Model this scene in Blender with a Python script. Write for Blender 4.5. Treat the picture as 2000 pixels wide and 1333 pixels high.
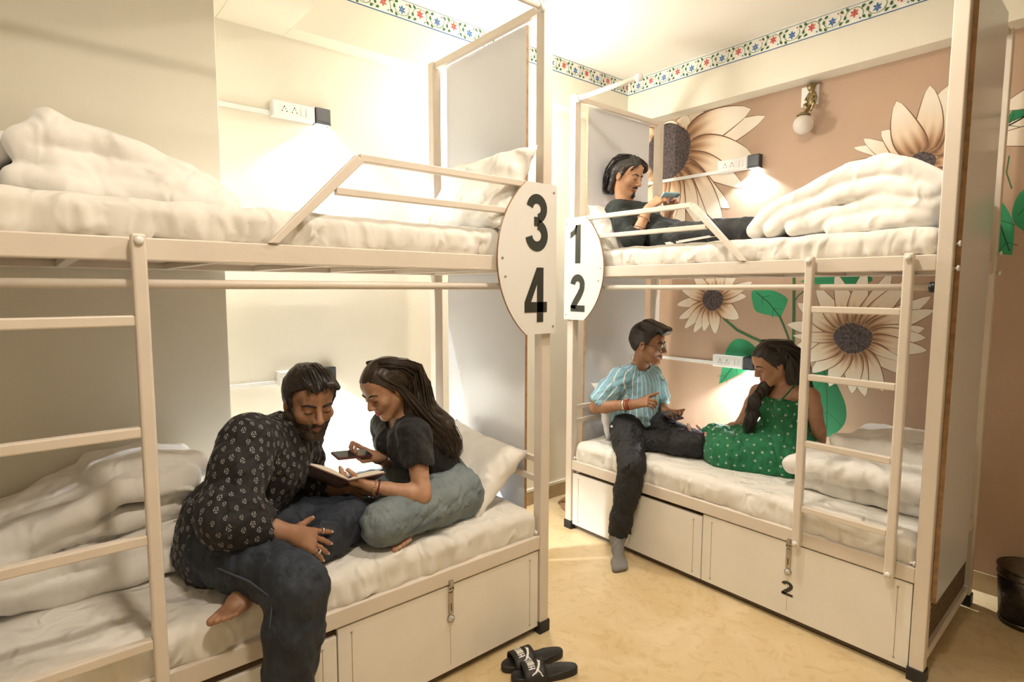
import bpy, bmesh, math, random
import numpy as np
from mathutils import Vector, Matrix

for o in list(bpy.data.objects):
    bpy.data.objects.remove(o)
S = bpy.context.scene
COL = S.collection
random.seed(7)

# ---------------------------------------------------------------- camera
cam_d = bpy.data.cameras.new('camera'); cam = bpy.data.objects.new('camera', cam_d); COL.objects.link(cam)
cam_d.sensor_width = 36.0; cam_d.lens = 20.1975; cam_d.clip_start = 0.05
RT, UP, FW = (0.642717, 0.766099, 0.002616), (-0.071037, 0.056195, 0.995889), (-0.762803, 0.640261, -0.090539)
cam.matrix_world = Matrix(((RT[0], UP[0], -FW[0], 0), (RT[1], UP[1], -FW[1], 0), (RT[2], UP[2], -FW[2], 1.55), (0, 0, 0, 1)))
S.camera = cam

# ---------------------------------------------------------------- world, lamps, exposure
w = bpy.data.worlds.new('world'); S.world = w; w.use_nodes = True
w.node_tree.nodes['Background'].inputs[0].default_value = (1.0, 0.86, 0.66, 1)
w.node_tree.nodes['Background'].inputs[1].default_value = 0.05
vs = S.view_settings
vs.view_transform = 'Standard'; vs.look = 'None'; vs.gamma = 1.0; vs.use_curve_mapping = False
vs.exposure = 0.0
WARM = (1.0, 0.885, 0.74); COOL = (0.93, 0.97, 1.0)
def lamp(name, kind, loc, energy, col, parent=None, **kw):
    d = bpy.data.lights.new(name, kind); d.energy = energy; d.color = col
    rot = kw.pop('rot', None)
    for k, v in kw.items(): setattr(d, k, v)
    o = bpy.data.objects.new(name, d); COL.objects.link(o); o.location = loc
    if rot: o.rotation_euler = rot
    if parent: o.parent = parent
    return o
CEIL_E, HID_E, READ_E = 26.0, 330.0, 75.0
CEIL_SPOTS = [(-1.20, 1.85), (-0.45, 0.45)]

# ---------------------------------------------------------------- materials
def new_mat(name):
    m = bpy.data.materials.new(name); m.use_nodes = True
    return m, m.node_tree.nodes, m.node_tree.links, m.node_tree.nodes['Principled BSDF']
def mat(name, col, rough=0.6, metal=0.0, var=0.0, vscale=6.0, bump=0.0, bscale=80.0, spec=0.5, sss=0.0, col2=None, coat=0.0, emis=None, estr=0.0, trans=0.0, sheen=0.0):
    m, N, L, b = new_mat(name)
    b.inputs['Base Color'].default_value = (*col, 1); b.inputs['Roughness'].default_value = rough
    b.inputs['Metallic'].default_value = metal; b.inputs['Specular IOR Level'].default_value = spec
    b.inputs['Coat Weight'].default_value = coat; b.inputs['Transmission Weight'].default_value = trans
    b.inputs['Sheen Weight'].default_value = sheen
    if sss:
        b.inputs['Subsurface Weight'].default_value = sss; b.inputs['Subsurface Radius'].default_value = (0.01, 0.004, 0.002)
        b.inputs['Subsurface Scale'].default_value = 1.0
    if emis:
        b.inputs['Emission Color'].default_value = (*emis, 1); b.inputs['Emission Strength'].default_value = estr
    tc = N.new('ShaderNodeTexCoord')
    if var > 0:
        n = N.new('ShaderNodeTexNoise'); n.inputs['Scale'].default_value = vscale; n.inputs['Detail'].default_value = 5
        L.new(tc.outputs['Object'], n.inputs['Vector'])
        mx = N.new('ShaderNodeMix'); mx.data_type = 'RGBA'
        c2 = col2 if col2 else tuple(max(0, c * (1 - var)) for c in col)
        mx.inputs['A'].default_value = (*col, 1); mx.inputs['B'].default_value = (*c2, 1)
        cr = N.new('ShaderNodeMapRange'); cr.inputs['From Min'].default_value = 0.35; cr.inputs['From Max'].default_value = 0.68
        L.new(n.outputs['Fac'], cr.inputs['Value']); L.new(cr.outputs['Result'], mx.inputs['Factor'])
        L.new(mx.outputs['Result'], b.inputs['Base Color'])
    if bump > 0:
        n2 = N.new('ShaderNodeTexNoise'); n2.inputs['Scale'].default_value = bscale; n2.inputs['Detail'].default_value = 3
        L.new(tc.outputs['Object'], n2.inputs['Vector'])
        bp = N.new('ShaderNodeBump'); bp.inputs['Strength'].default_value = bump; bp.inputs['Distance'].default_value = 0.004
        L.new(n2.outputs['Fac'], bp.inputs['Height']); L.new(bp.outputs['Normal'], b.inputs['Normal'])
    return m
def crumple(m, scale=7.0, dist=0.010, strength=0.6, stretch=(1, 1, 0.6), fine=3.2):
    """soft creases of cloth as relief: two ridged noises feed a second bump"""
    N, L = m.node_tree.nodes, m.node_tree.links; b = N['Principled BSDF']; tc = N.new('ShaderNodeTexCoord'); mp = N.new('ShaderNodeMapping'); mp.inputs['Scale'].default_value = stretch
    L.new(tc.outputs['Object'], mp.inputs['Vector']); add = None
    for sc, k in ((scale, 1.0), (scale * fine, 0.35)):
        n = N.new('ShaderNodeTexNoise'); n.noise_type = 'RIDGED_MULTIFRACTAL'; n.inputs['Scale'].default_value = sc; n.inputs['Detail'].default_value = 1.5; n.inputs['Distortion'].default_value = 0.7
        L.new(mp.outputs['Vector'], n.inputs['Vector']); q = N.new('ShaderNodeMath'); q.operation = 'MULTIPLY'; q.inputs[1].default_value = k; L.new(n.outputs['Fac'], q.inputs[0])
        if add is None: add = q
        else:
            a = N.new('ShaderNodeMath'); a.operation = 'ADD'; L.new(add.outputs[0], a.inputs[0]); L.new(q.outputs[0], a.inputs[1]); add = a
    bp = N.new('ShaderNodeBump'); bp.inputs['Strength'].default_value = strength; bp.inputs['Distance'].default_value = dist; L.new(add.outputs[0], bp.inputs['Height'])
    old = b.inputs['Normal'].links[0].from_socket if b.inputs['Normal'].links else None
    if old is not None: L.new(old, bp.inputs['Normal'])
    L.new(bp.outputs['Normal'], b.inputs['Normal']); return m
def attr_mat(name, stops, rough=0.7, attr='t', bump=0.0):
    """colour ramp over a stored point attribute (paint colours of the mural, lips, ...)"""
    m, N, L, b = new_mat(name)
    a = N.new('ShaderNodeAttribute'); a.attribute_name = attr
    r = N.new('ShaderNodeValToRGB'); els = r.color_ramp.elements
    while len(els) < len(stops): els.new(0.5)
    for e, (p, c) in zip(els, stops): e.position = p; e.color = (*c, 1)
    L.new(a.outputs['Fac'], r.inputs['Fac']); L.new(r.outputs['Color'], b.inputs['Base Color'])
    b.inputs['Roughness'].default_value = rough
    return m
M = {}
M['cream'] = mat('cream wall paint', (0.83, 0.785, 0.665), 0.75, var=0.05, vscale=2.5, bump=0.05, bscale=60)
M['ceiling'] = mat('ceiling paint', (0.88, 0.84, 0.75), 0.8, var=0.03, vscale=2)
M['brown'] = mat('brown wall paint', (0.50, 0.345, 0.24), 0.7, var=0.10, vscale=1.6, bump=0.05, bscale=70)
M['metal'] = mat('cream powder coated steel', (0.75, 0.67, 0.58), 0.42, var=0.05, vscale=9, bump=0.03, bscale=120)
M['lam'] = mat('white laminate', (0.86, 0.82, 0.75), 0.45, var=0.06, vscale=5)
M['board'] = mat('pale grey laminate board', (0.75, 0.765, 0.81), 0.22, var=0.03, vscale=3)
M['plate'] = mat('white number plate', (0.80, 0.78, 0.735), 0.4, var=0.03, vscale=5)
M['wood'] = mat('raw board edge', (0.40, 0.225, 0.105), 0.7, var=0.35, vscale=40)
M['ply'] = mat('plywood base', (0.48, 0.36, 0.25), 0.75, var=0.25, vscale=20)
M['black'] = mat('black rubber', (0.015, 0.014, 0.013), 0.55, bump=0.1, bscale=300)
M['digit'] = mat('dark olive vinyl digit', (0.032, 0.034, 0.026), 0.4)
M['blackplastic'] = mat('black plastic', (0.018, 0.02, 0.024), 0.3)
M['white'] = mat('white plastic', (0.84, 0.83, 0.80), 0.35)
M['hole'] = mat('dark hole', (0.01, 0.01, 0.01), 0.9)
M['steel'] = mat('zinc steel', (0.55, 0.52, 0.47), 0.35, metal=1.0, var=0.2, vscale=60)
M['brass'] = mat('antique brass', (0.42, 0.33, 0.17), 0.35, metal=1.0, var=0.5, vscale=90)
M['glassglobe'] = mat('frosted glass globe', (0.86, 0.80, 0.72), 0.15, trans=0.35, coat=0.6)
M['lens'] = mat('lamp lens', (1, 1, 1), 0.3, emis=COOL, estr=40)
M['led'] = mat('ceiling lamp lens', (1, 1, 1), 0.3, emis=WARM, estr=14)
M['sheet'] = mat('white cotton sheet', (0.79, 0.755, 0.695), 0.85, var=0.03, vscale=6, bump=0.08, bscale=500, sheen=0.15)
M['duvet'] = mat('white duvet cotton', (0.86, 0.83, 0.78), 0.85, bump=0.06, bscale=400, sheen=0.2)
crumple(M['sheet'], 5.0, 0.045, 1.0); crumple(M['duvet'], 4.0, 0.055, 1.0)
M['skirting'] = mat('beige marble skirting', (0.52, 0.40, 0.24), 0.35, var=0.25, vscale=7)

def marble():
    m, N, L, b = new_mat('beige marble floor')
    tc = N.new('ShaderNodeTexCoord')
    n1 = N.new('ShaderNodeTexNoise'); n1.inputs['Scale'].default_value = 2.2; n1.inputs['Detail'].default_value = 9; n1.inputs['Roughness'].default_value = 0.62; n1.inputs['Distortion'].default_value = 0.8
    n2 = N.new('ShaderNodeTexNoise'); n2.inputs['Scale'].default_value = 13; n2.inputs['Detail'].default_value = 7; n2.inputs['Distortion'].default_value = 1.5
    L.new(tc.outputs['Object'], n1.inputs['Vector']); L.new(tc.outputs['Object'], n2.inputs['Vector'])
    r = N.new('ShaderNodeValToRGB'); e = r.color_ramp.elements
    e[0].position = 0.3; e[0].color = (0.58, 0.43, 0.22, 1); e[1].position = 0.68; e[1].color = (0.74, 0.60, 0.38, 1)
    L.new(n1.outputs['Fac'], r.inputs['Fac'])
    r2 = N.new('ShaderNodeValToRGB'); e = r2.color_ramp.elements
    e[0].position = 0.36; e[0].color = (0.66, 0.50, 0.30, 1); e[1].position = 0.47; e[1].color = (1, 1, 1, 1)
    L.new(n2.outputs['Fac'], r2.inputs['Fac'])
    mx = N.new('ShaderNodeMix'); mx.data_type = 'RGBA'; mx.blend_type = 'MULTIPLY'; mx.inputs['Factor'].default_value = 0.25
    L.new(r.outputs['Color'], mx.inputs['A']); L.new(r2.outputs['Color'], mx.inputs['B'])
    L.new(mx.outputs['Result'], b.inputs['Base Color']); b.inputs['Roughness'].default_value = 0.32
    return m
M['floor'] = marble()

# ---------------------------------------------------------------- mesh helpers
def link(name, me, material, parent=None, smooth=False):
    if smooth:
        me.polygons.foreach_set('use_smooth', [True] * len(me.polygons))
    o = bpy.data.objects.new(name, me); COL.objects.link(o)
    if material is not None:
        for mm in (material if isinstance(material, (list, tuple)) else [material]): me.materials.append(mm)
    if parent is not None:
        o.parent = parent
        o.matrix_parent_inverse = Matrix.Translation(parent_world(parent)).inverted()
    return o
def parent_world(o):
    # meshes are modelled in room coordinates; only the Empties at the foot of a thing carry a location
    return Vector(o.location) if o.parent is None else Vector((0, 0, 0))
def from_pydata(name, V, F, material, parent=None, smooth=False):
    me = bpy.data.meshes.new(name); me.from_pydata([tuple(map(float, v)) for v in V], [], [tuple(map(int, f)) for f in F]); me.update()
    return link(name, me, material, parent, smooth)
def bm_done(name, bm, material, parent=None, smooth=False, recalc=True):
    if recalc: bmesh.ops.recalc_face_normals(bm, faces=bm.faces)
    me = bpy.data.meshes.new(name); bm.to_mesh(me); bm.free()
    return link(name, me, material, parent, smooth)
def thing(name, label, cat, loc, group=None):
    o = bpy.data.objects.new(name, None); COL.objects.link(o); o.location = loc; o.empty_display_size = 0.05
    tag(o, label, cat, group); return o
def tag(o, label, cat, group=None):
    o['label'] = label; o['category'] = cat
    if group: o['group'] = group
    return o
def struct(o):
    o['kind'] = 'structure'; return o
def add_hexa(bm, c, bevel=0.0):
    """c: 8 corner points ordered (000,100,110,010,001,101,111,011)"""
    vs_ = [bm.verts.new(p) for p in c]
    fs = [bm.faces.new([vs_[i] for i in q]) for q in ((0, 3, 2, 1), (4, 5, 6, 7), (0, 1, 5, 4), (1, 2, 6, 5), (2, 3, 7, 6), (3, 0, 4, 7))]
    if bevel > 0:
        es = list({e for f in fs for e in f.edges})
        bmesh.ops.bevel(bm, geom=es, offset=bevel, segments=2, affect='EDGES', profile=0.5)
def add_box(bm, lo, hi, bevel=0.0, T=None):
    (x0, y0, z0), (x1, y1, z1) = lo, hi
    c = [(x0, y0, z0), (x1, y0, z0), (x1, y1, z0), (x0, y1, z0), (x0, y0, z1), (x1, y0, z1), (x1, y1, z1), (x0, y1, z1)]
    if T: c = [T(*p) for p in c]
    add_hexa(bm, c, bevel)
def box(name, lo, hi, material, parent=None, bevel=0.0, T=None):
    bm = bmesh.new(); add_box(bm, lo, hi, bevel, T); return bm_done(name, bm, material, parent)
def tube_arrays(pts, rad, n=10, cap=True):
    pts = [Vector(p) for p in pts]; k = len(pts)
    rad = [rad] * k if not hasattr(rad, '__len__') else rad
    V, F = [], []
    t = (pts[1] - pts[0]).normalized()
    ref = Vector((0, 0, 1)) if abs(t.z) < 0.9 else Vector((1, 0, 0))
    nrm = t.cross(ref).normalized()
    for i in range(k):
        t = (pts[min(i + 1, k - 1)] - pts[max(i - 1, 0)]).normalized()
        nrm = (nrm - t * nrm.dot(t)).normalized(); b = t.cross(nrm)
        for j in range(n):
            a = 2 * math.pi * j / n
            V.append(pts[i] + (nrm * math.cos(a) + b * math.sin(a)) * rad[i])
    for i in range(k - 1):
        for j in range(n):
            F.append((i * n + j, i * n + (j + 1) % n, (i + 1) * n + (j + 1) % n, (i + 1) * n + j))
    if cap:
        F.append(tuple(range(n - 1, -1, -1))); F.append(tuple(range((k - 1) * n, k * n)))
    return V, F
def tube(name, pts, rad, material, parent=None, n=10, cap=True):
    V, F = tube_arrays(pts, rad, n, cap)
    bm = bmesh.new(); vv = [bm.verts.new(v) for v in V]
    for f in F: bm.faces.new([vv[i] for i in f])
    return bm_done(name, bm, material, parent, smooth=True)
def lathe(name, prof, centre, axis, material, parent=None, n=24, smooth=True):
    """profile of (radius, height) turned about an axis through a centre"""
    axis = Vector(axis).normalized(); ref = Vector((0, 0, 1)) if abs(axis.z) < 0.9 else Vector((1, 0, 0))
    e1 = axis.cross(ref).normalized(); e2 = axis.cross(e1); c = Vector(centre)
    bm = bmesh.new(); rings = []
    for r, h in prof:
        rings.append([bm.verts.new(c + axis * h + (e1 * math.cos(2 * math.pi * j / n) + e2 * math.sin(2 * math.pi * j / n)) * max(r, 1e-5)) for j in range(n)])
    for a, b in zip(rings, rings[1:]):
        for j in range(n): bm.faces.new((a[j], a[(j + 1) % n], b[(j + 1) % n], b[j]))
    bmesh.ops.remove_doubles(bm, verts=bm.verts, dist=5e-5)
    return bm_done(name, bm, material, parent, smooth=smooth)
def extrude_poly(name, pts2, fr, depth, material, parent=None, bevel=0.0, edge_mat=None):
    """closed 2D outline -> prism; fr(a, b, d) maps outline coords + depth to space"""
    bm = bmesh.new()
    A = [bm.verts.new(fr(a, b, 0)) for a, b in pts2]; B = [bm.verts.new(fr(a, b, depth)) for a, b in pts2]
    bm.faces.new(A); bm.faces.new(B[::-1])
    n = len(pts2)
    for i in range(n):
        f = bm.faces.new((A[i], B[i], B[(i + 1) % n], A[(i + 1) % n]))
        if edge_mat is not None: f.material_index = 1
    return bm_done(name, bm, [material, edge_mat] if edge_mat is not None else material, parent)
def stroke_outline(pts, wd):
    """2D centre line -> outline of a stroke of width wd (number or list), flat ends"""
    n = len(pts); Lft, Rgt = [], []
    for i in range(n):
        ax, ay = pts[max(i - 1, 0)]; bx, by = pts[min(i + 1, n - 1)]
        dx, dy = bx - ax, by - ay; l = math.hypot(dx, dy) or 1
        ww = (wd[i] if hasattr(wd, '__len__') else wd) / 2
        Lft.append((pts[i][0] - dy / l * ww, pts[i][1] + dx / l * ww)); Rgt.append((pts[i][0] + dy / l * ww, pts[i][1] - dx / l * ww))
    return Lft, Rgt
def arc(cx, cy, rx, ry, a0, a1, n=14):
    return [(cx + rx * math.cos(math.radians(a0 + (a1 - a0) * i / (n - 1))), cy + ry * math.sin(math.radians(a0 + (a1 - a0) * i / (n - 1)))) for i in range(n)]
def digit_polys(d):
    """bold condensed numerals in a box 0.6 wide, 1 high: list of quads strips/polygons"""
    P = []
    def strip(pts, wd):
        L_, R_ = stroke_outline(pts, wd)
        for i in range(len(pts) - 1): P.append([L_[i], L_[i + 1], R_[i + 1], R_[i]])
    if d == '1':
        P.append([(0.22, 0), (0.42, 0), (0.42, 1.0), (0.22, 1.0)]); P.append([(0.22, 0.78), (0.22, 1.0), (0.26, 1.0), (0.26, 0.78)])
        P.append([(0.02, 0.66), (0.22, 0.76), (0.30, 1.0), (0.26, 1.0), (0.14, 0.87), (0.02, 0.82)])
    if d == '2':
        strip(arc(0.29, 0.72, 0.19, 0.19, 175, -5, 16), 0.19)
        strip([(0.48, 0.71), (0.46, 0.60), (0.36, 0.44), (0.22, 0.27), (0.14, 0.16), (0.12, 0.08)], [0.19, 0.19, 0.2, 0.2, 0.19, 0.2])
        P.append([(0.02, 0), (0.58, 0), (0.58, 0.17), (0.02, 0.17)])
    if d == '3':
        strip(arc(0.28, 0.745, 0.185, 0.175, 170, -78, 18), 0.165)
        strip(arc(0.28, 0.275, 0.205, 0.195, 82, -172, 20), 0.175)
        P.append([(0.21, 0.44), (0.33, 0.44), (0.33, 0.60), (0.21, 0.60)])
    if d == '4':
        P.append([(0.33, 0), (0.50, 0), (0.50, 1.0), (0.33, 1.0)])
        P.append([(0.0, 0.18), (0.60, 0.18), (0.60, 0.37), (0.0, 0.37)])
        P.append([(0.0, 0.37), (0.17, 0.37), (0.33, 0.70), (0.33, 1.0), (0.32, 1.0)])
    return P
def digit(name, d, fr, h, wscale, material, parent, depth=0.0012):
    bm = bmesh.new()
    for poly in digit_polys(d):
        q = [((x - 0.3) * h * wscale, (y - 0.5) * h) for x, y in poly]
        A = [bm.verts.new(fr(a, b, 0.0)) for a, b in q]; B = [bm.verts.new(fr(a, b, depth)) for a, b in q]
        bm.faces.new(A); bm.faces.new(B[::-1])
        for i in range(len(q)): bm.faces.new((A[i], B[i], B[(i + 1) % len(q)], A[(i + 1) % len(q)]))
    return bm_done(name, bm, material, parent)
# ================================================================ THE ROOM
XL, YR, XE, YS, ZC, ZS = -3.0, 3.685, 1.7, -1.7, 3.11, 2.79   # left wall, right wall, unseen walls, ceiling, beam underside
BX, BY = -2.88, 3.555                                          # faces of the beams that carry the floral border
floor = struct(box('floor', (XL - 0.1, YS - 0.1, -0.1), (XE + 0.1, YR + 0.1, 0), M['floor']))
ceil = struct(box('ceiling', (XL - 0.1, YS - 0.1, ZC), (XE + 0.1, YR + 0.1, ZC + 0.1), M['ceiling']))
wall_left = struct(box('wall_left', (XL - 0.1, YS - 0.1, 0), (XL, YR + 0.1, ZC), M['cream']))
wall_right = struct(box('wall_right', (XL, YR, 0), (XE + 0.1, YR + 0.1, ZC), M['brown']))
struct(box('wall_rear', (XL, YS - 0.1, 0), (XE + 0.1, YS, ZC), M['cream']))
struct(box('wall_side', (XE, YS, 0), (XE + 0.1, YR, ZC), M['cream']))
box('pillar', (XL, YS, 0), (-2.72, 0.66, ZS), M['cream'], wall_left, 0.004)
box('beam', (XL, 1.035, ZS), (BX, YR, ZC), M['cream'], ceil, 0.003)
box('beam', (BX, BY, ZS), (XE, YR, ZC), M['cream'], ceil, 0.003)
box('beam', (XL, 0.73, ZS), (XE, 1.035, ZC), M['cream'], ceil, 0.003)
box('beam', (XL, YS, ZS), (-2.70, 0.73, ZC), M['cream'], ceil, 0.003)
struct(box('baseboard_left', (XL, 0.66, 0), (XL + 0.012, YR, 0.10), M['skirting']))
struct(box('baseboard_right', (XL, YR - 0.012, 0), (XE, YR, 0.10), M['skirting']))
struct(box('trim_1', (XL, 0.66, 0.10), (XL + 0.02, YR, 0.118), M['cream']))
struct(box('trim_2', (BX, BY - 0.012, ZC - 0.004), (XE, BY, ZC), M['ceiling']))

# ---- flat painted shapes: collected per material, a hair in front of the plaster
class Paint:
    def __init__(self, fr): self.fr = fr; self.V = []; self.F = []; self.t = []; self.mi = []; self.lay = 0.0006
    def poly(self, pts, mi, t=0.0, fan=True, lift=None):
        b = len(self.V); d = self.lay if lift is None else lift
        tt = t if hasattr(t, '__len__') else [t] * len(pts)
        cx = sum(p[0] for p in pts) / len(pts); cy = sum(p[1] for p in pts) / len(pts)
        if fan:
            self.V.append(self.fr(cx, cy, d)); self.t.append(sum(tt) / len(tt))
            for p, q in zip(pts, tt): self.V.append(self.fr(p[0], p[1], d)); self.t.append(q)
            n = len(pts)
            for i in range(n): self.F.append((b, b + 1 + i, b + 1 + (i + 1) % n)); self.mi.append(mi)
        else:
            for p, q in zip(pts, tt): self.V.append(self.fr(p[0], p[1], d)); self.t.append(q)
            self.F.append(tuple(range(b, b + len(pts)))); self.mi.append(mi)
        self.lay += 0.000012
    def stroke(self, pts, wd, mi, t=0.0):
        L_, R_ = stroke_outline(pts, wd); b = len(self.V)
        for l, r in zip(L_, R_):
            self.V.append(self.fr(*l, self.lay)); self.V.append(self.fr(*r, self.lay)); self.t += [t, t]
        for i in range(len(pts) - 1):
            self.F.append((b + 2 * i, b + 2 * i + 2, b + 2 * i + 3, b + 2 * i + 1)); self.mi.append(mi)
        self.lay += 0.000012
    def petal(self, base, tip, width, mi, edge_mi=None, bend=0.0, pw=0.62, ts=1.0, belly=0.62, streaks=True):
        bx, by = base; dx, dy = tip[0] - bx, tip[1] - by; l = math.hypot(dx, dy); dx /= l; dy /= l
        n, m = 12, 6
        def pt(s, q, wsc):
            hw = width * 0.5 * wsc * (0.16 * (1 - s) ** 2 + (math.sin(math.pi * min(1, s ** belly))) ** pw * (1 if s < 0.97 else 0.6))
            if s > 0.999: hw = 0
            off = q * hw + bend * l * math.sin(math.pi * s) * 0.5
            return (bx + dx * l * s - dy * off, by + dy * l * s + dx * off)
        if edge_mi is not None:
            out = [pt(i / n, 1, 1.10) for i in range(n + 1)] + [pt(i / n, -1, 1.10) for i in range(n - 1, -1, -1)]
            tipx = (tip[0] + dx * 0.003, tip[1] + dy * 0.003); out[n] = tipx
            self.poly(out, edge_mi, 0.0)
        b = len(self.V)
        for i in range(n + 1):
            for j in range(m + 1):
                s = i / n; q = -1 + 2 * j / m
                p = pt(s, q, 1.0); self.V.append(self.fr(p[0], p[1], self.lay))
                k = (0.16 * (1 if j % 2 else -1) * max(0, 0.75 - s)) if streaks else 0
                self.t.append(min(1, max(0, s * ts + k - 0.10 * (abs(q) ** 3) * (1 - s))))
        for i in range(n):
            for j in range(m):
                a = b + i * (m + 1) + j; self.F.append((a, a + 1, a + m + 2, a + m + 1)); self.mi.append(mi)
        self.lay += 0.00002
    def build(self, name, mats, parent):
        me = bpy.data.meshes.new(name); me.from_pydata([tuple(v) for v in self.V], [], self.F); me.update()
        me.polygons.foreach_set('material_index', self.mi)
        at = me.attributes.new('t', 'FLOAT', 'POINT'); at.data.foreach_set('value', self.t)
        return link(name, me, mats, parent)

PAINT = [attr_mat('petal paint', [(0.0, (0.16, 0.08, 0.04)), (0.18, (0.45, 0.26, 0.14)), (0.42, (0.78, 0.62, 0.45)), (0.8, (0.88, 0.80, 0.68))]),
         mat('petal outline paint', (0.17, 0.085, 0.045), 0.7),
         mat('flower eye paint', (0.030, 0.022, 0.022), 0.75, var=0.9, vscale=70, col2=(0.13, 0.10, 0.10)),
         attr_mat('leaf paint', [(0.0, (0.008, 0.10, 0.035)), (0.5, (0.012, 0.20, 0.075)), (1.0, (0.04, 0.36, 0.16))]),
         mat('leaf vein paint', (0.006, 0.075, 0.03), 0.7),
         mat('stem paint', (0.05, 0.13, 0.045), 0.7)]
def wall_fr(a, b, d): return Vector((a, YR - d, b))
def flower(c, rx, ry, tips, wid, name, bend=0.08, belly=0.62, tilt=0.0, eye=None):
    P_ = Paint(wall_fr)
    for i, tp in enumerate(tips):
        t2 = tp[:2]; ww = tp[2] if len(tp) > 2 else wid
        a = math.atan2((t2[1] - c[1]) / ry, (t2[0] - c[0]) / rx)
        base = (c[0] + rx * 0.80 * math.cos(a), c[1] + ry * 0.80 * math.sin(a))
        P_.petal(base, t2, ww, 0, 1, bend=bend * (1 if i % 2 else -1), belly=belly)
    rr = [(1 + 0.03 * math.sin(7 * k) + 0.02 * math.sin(13 * k + 1)) for k in range(40)]
    P_.poly([(c[0] + rx * rr[k] * math.cos(k * math.pi / 20), c[1] + ry * rr[k] * math.sin(k * math.pi / 20)) for k in range(40)], 2)
    o = P_.build('painted_flower', PAINT, wall_right); o['label'] = name
    return o
def leaf(outline, tip_i, vein, name, t0=0.2, t1=0.8):
    P_ = Paint(wall_fr); n = len(outline)
    ol = []
    for i in range(n):                                           # rounded outline (Catmull-Rom)
        p0, p1, p2, p3 = [outline[(i + k - 1) % n] for k in range(4)]
        for s in (0, 0.25, 0.5, 0.75):
            if i == tip_i or (i + 1) % n == tip_i:
                q = tuple(p1[k] + (p2[k] - p1[k]) * s + 0.06 * math.sin(math.pi * s) * ((p2[k] - p0[k]) if i != tip_i else (p1[k] - p3[k])) * 0.5 for k in (0, 1))
            else:
                q = tuple(0.5 * (2 * p1[k] + (p2[k] - p0[k]) * s + (2 * p0[k] - 5 * p1[k] + 4 * p2[k] - p3[k]) * s * s + (3 * p1[k] - p0[k] - 3 * p2[k] + p3[k]) * s ** 3) for k in (0, 1))
            ol.append(q)
    ys = [q[1] for q in ol]; xs = [q[0] for q in ol]
    tt = [t0 + (t1 - t0) * (0.5 + 0.5 * math.sin(9 * (q[0] - min(xs)) + 5 * (q[1] - min(ys)))) for q in ol]
    P_.poly(ol, 3, tt)
    if vein:
        P_.stroke(vein, 0.006, 4)
        k = len(vein)
        for i in range(1, k):
            bx, by = [(vein[i][j] + vein[i - 1][j]) / 2 for j in (0, 1)]; dx, dy = vein[i][0] - vein[i - 1][0], vein[i][1] - vein[i - 1][1]
            for sg in (1, -1): P_.stroke([(bx, by), (bx + dx * 0.35 - sg * dy * 0.38, by + dy * 0.35 + sg * dx * 0.38)], 0.003, 4)
    o = P_.build('painted_leaf', PAINT, wall_right); o['label'] = name
    return o
flower((-2.60, 2.565), 0.185, 0.205, [(-2.20, 2.775, 0.17), (-2.31, 2.785, 0.16), (-2.44, 2.788, 0.14), (-2.60, 2.785), (-1.868, 2.658, 0.17), (-1.967, 2.725, 0.21), (-2.09, 2.50, 0.11), (-1.951, 2.432, 0.19), (-2.06, 2.33, 0.13),
    (-2.00, 2.225, 0.15), (-2.09, 2.10, 0.16), (-2.14, 1.99, 0.17), (-2.235, 1.97, 0.15), (-2.34, 2.02, 0.14), (-2.45, 1.99, 0.16), (-2.56, 2.03, 0.15), (-2.7, 2.0, 0.15), (-2.80, 2.1, 0.16), (-2.95, 2.3, 0.18), (-2.96, 2.6, 0.18), (-2.9, 2.75, 0.16)], 0.15, 'large cream flower cut off by the bed frame')
flower((-1.0, 2.222), 0.062, 0.060, [(-0.846, 2.30, 0.13), (-0.80, 2.50, 0.15), (-0.818, 2.147, 0.12), (-0.906, 2.03, 0.13), (-1.03, 2.03, 0.12), (-1.15, 2.13, 0.13), (-1.24, 2.20, 0.08), (-1.388, 2.279, 0.105), (-1.338, 2.364, 0.07), (-1.289, 2.405, 0.085), (-1.20, 2.43, 0.12), (-0.90, 2.60, 0.13), (-0.985, 2.62, 0.12), (-1.135, 2.575, 0.13)], 0.12, 'cream flower with upright petals')
flower((-2.196, 1.477), 0.078, 0.075, [(-2.487, 1.434), (-2.466, 1.332), (-2.416, 1.262), (-2.338, 1.237), (-2.258, 1.25), (-2.167, 1.236, 0.085), (-1.996, 1.352, 0.11), (-1.948, 1.505), (-1.91, 1.60), (-2.019, 1.66), (-2.12, 1.71), (-2.23, 1.70), (-2.352, 1.655), (-2.45, 1.55)], 0.075, 'small cream flower with drooping petals', bend=0.03)
flower((-1.287, 1.267), 0.102, 0.088, [(-1.671, 1.329), (-1.613, 1.467), (-1.616, 1.183), (-1.504, 1.57), (-1.397, 1.644), (-1.238, 1.66), (-1.109, 1.65), (-1.01, 1.612), (-0.918, 1.516), (-0.896, 1.443), (-0.935, 1.345), (-0.926, 1.294), (-0.918, 1.225), (-1.01, 1.085), (-1.026, 1.16, 0.05), (-1.113, 0.975), (-1.202, 0.933), (-1.273, 0.94), (-1.399, 0.966), (-1.507, 1.038), (-1.565, 1.10), (-1.63, 1.26, 0.06)], 0.098, 'wide cream daisy with a dark oval eye', bend=0.04)
leaf([(-1.903, 1.545), (-1.79, 1.55), (-1.671, 1.485), (-1.715, 1.372), (-1.865, 1.398), (-1.905, 1.47)], 3, [(-1.88, 1.53), (-1.80, 1.47), (-1.725, 1.385)], 'heart shaped green leaf', 0.4, 1.0)
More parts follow.
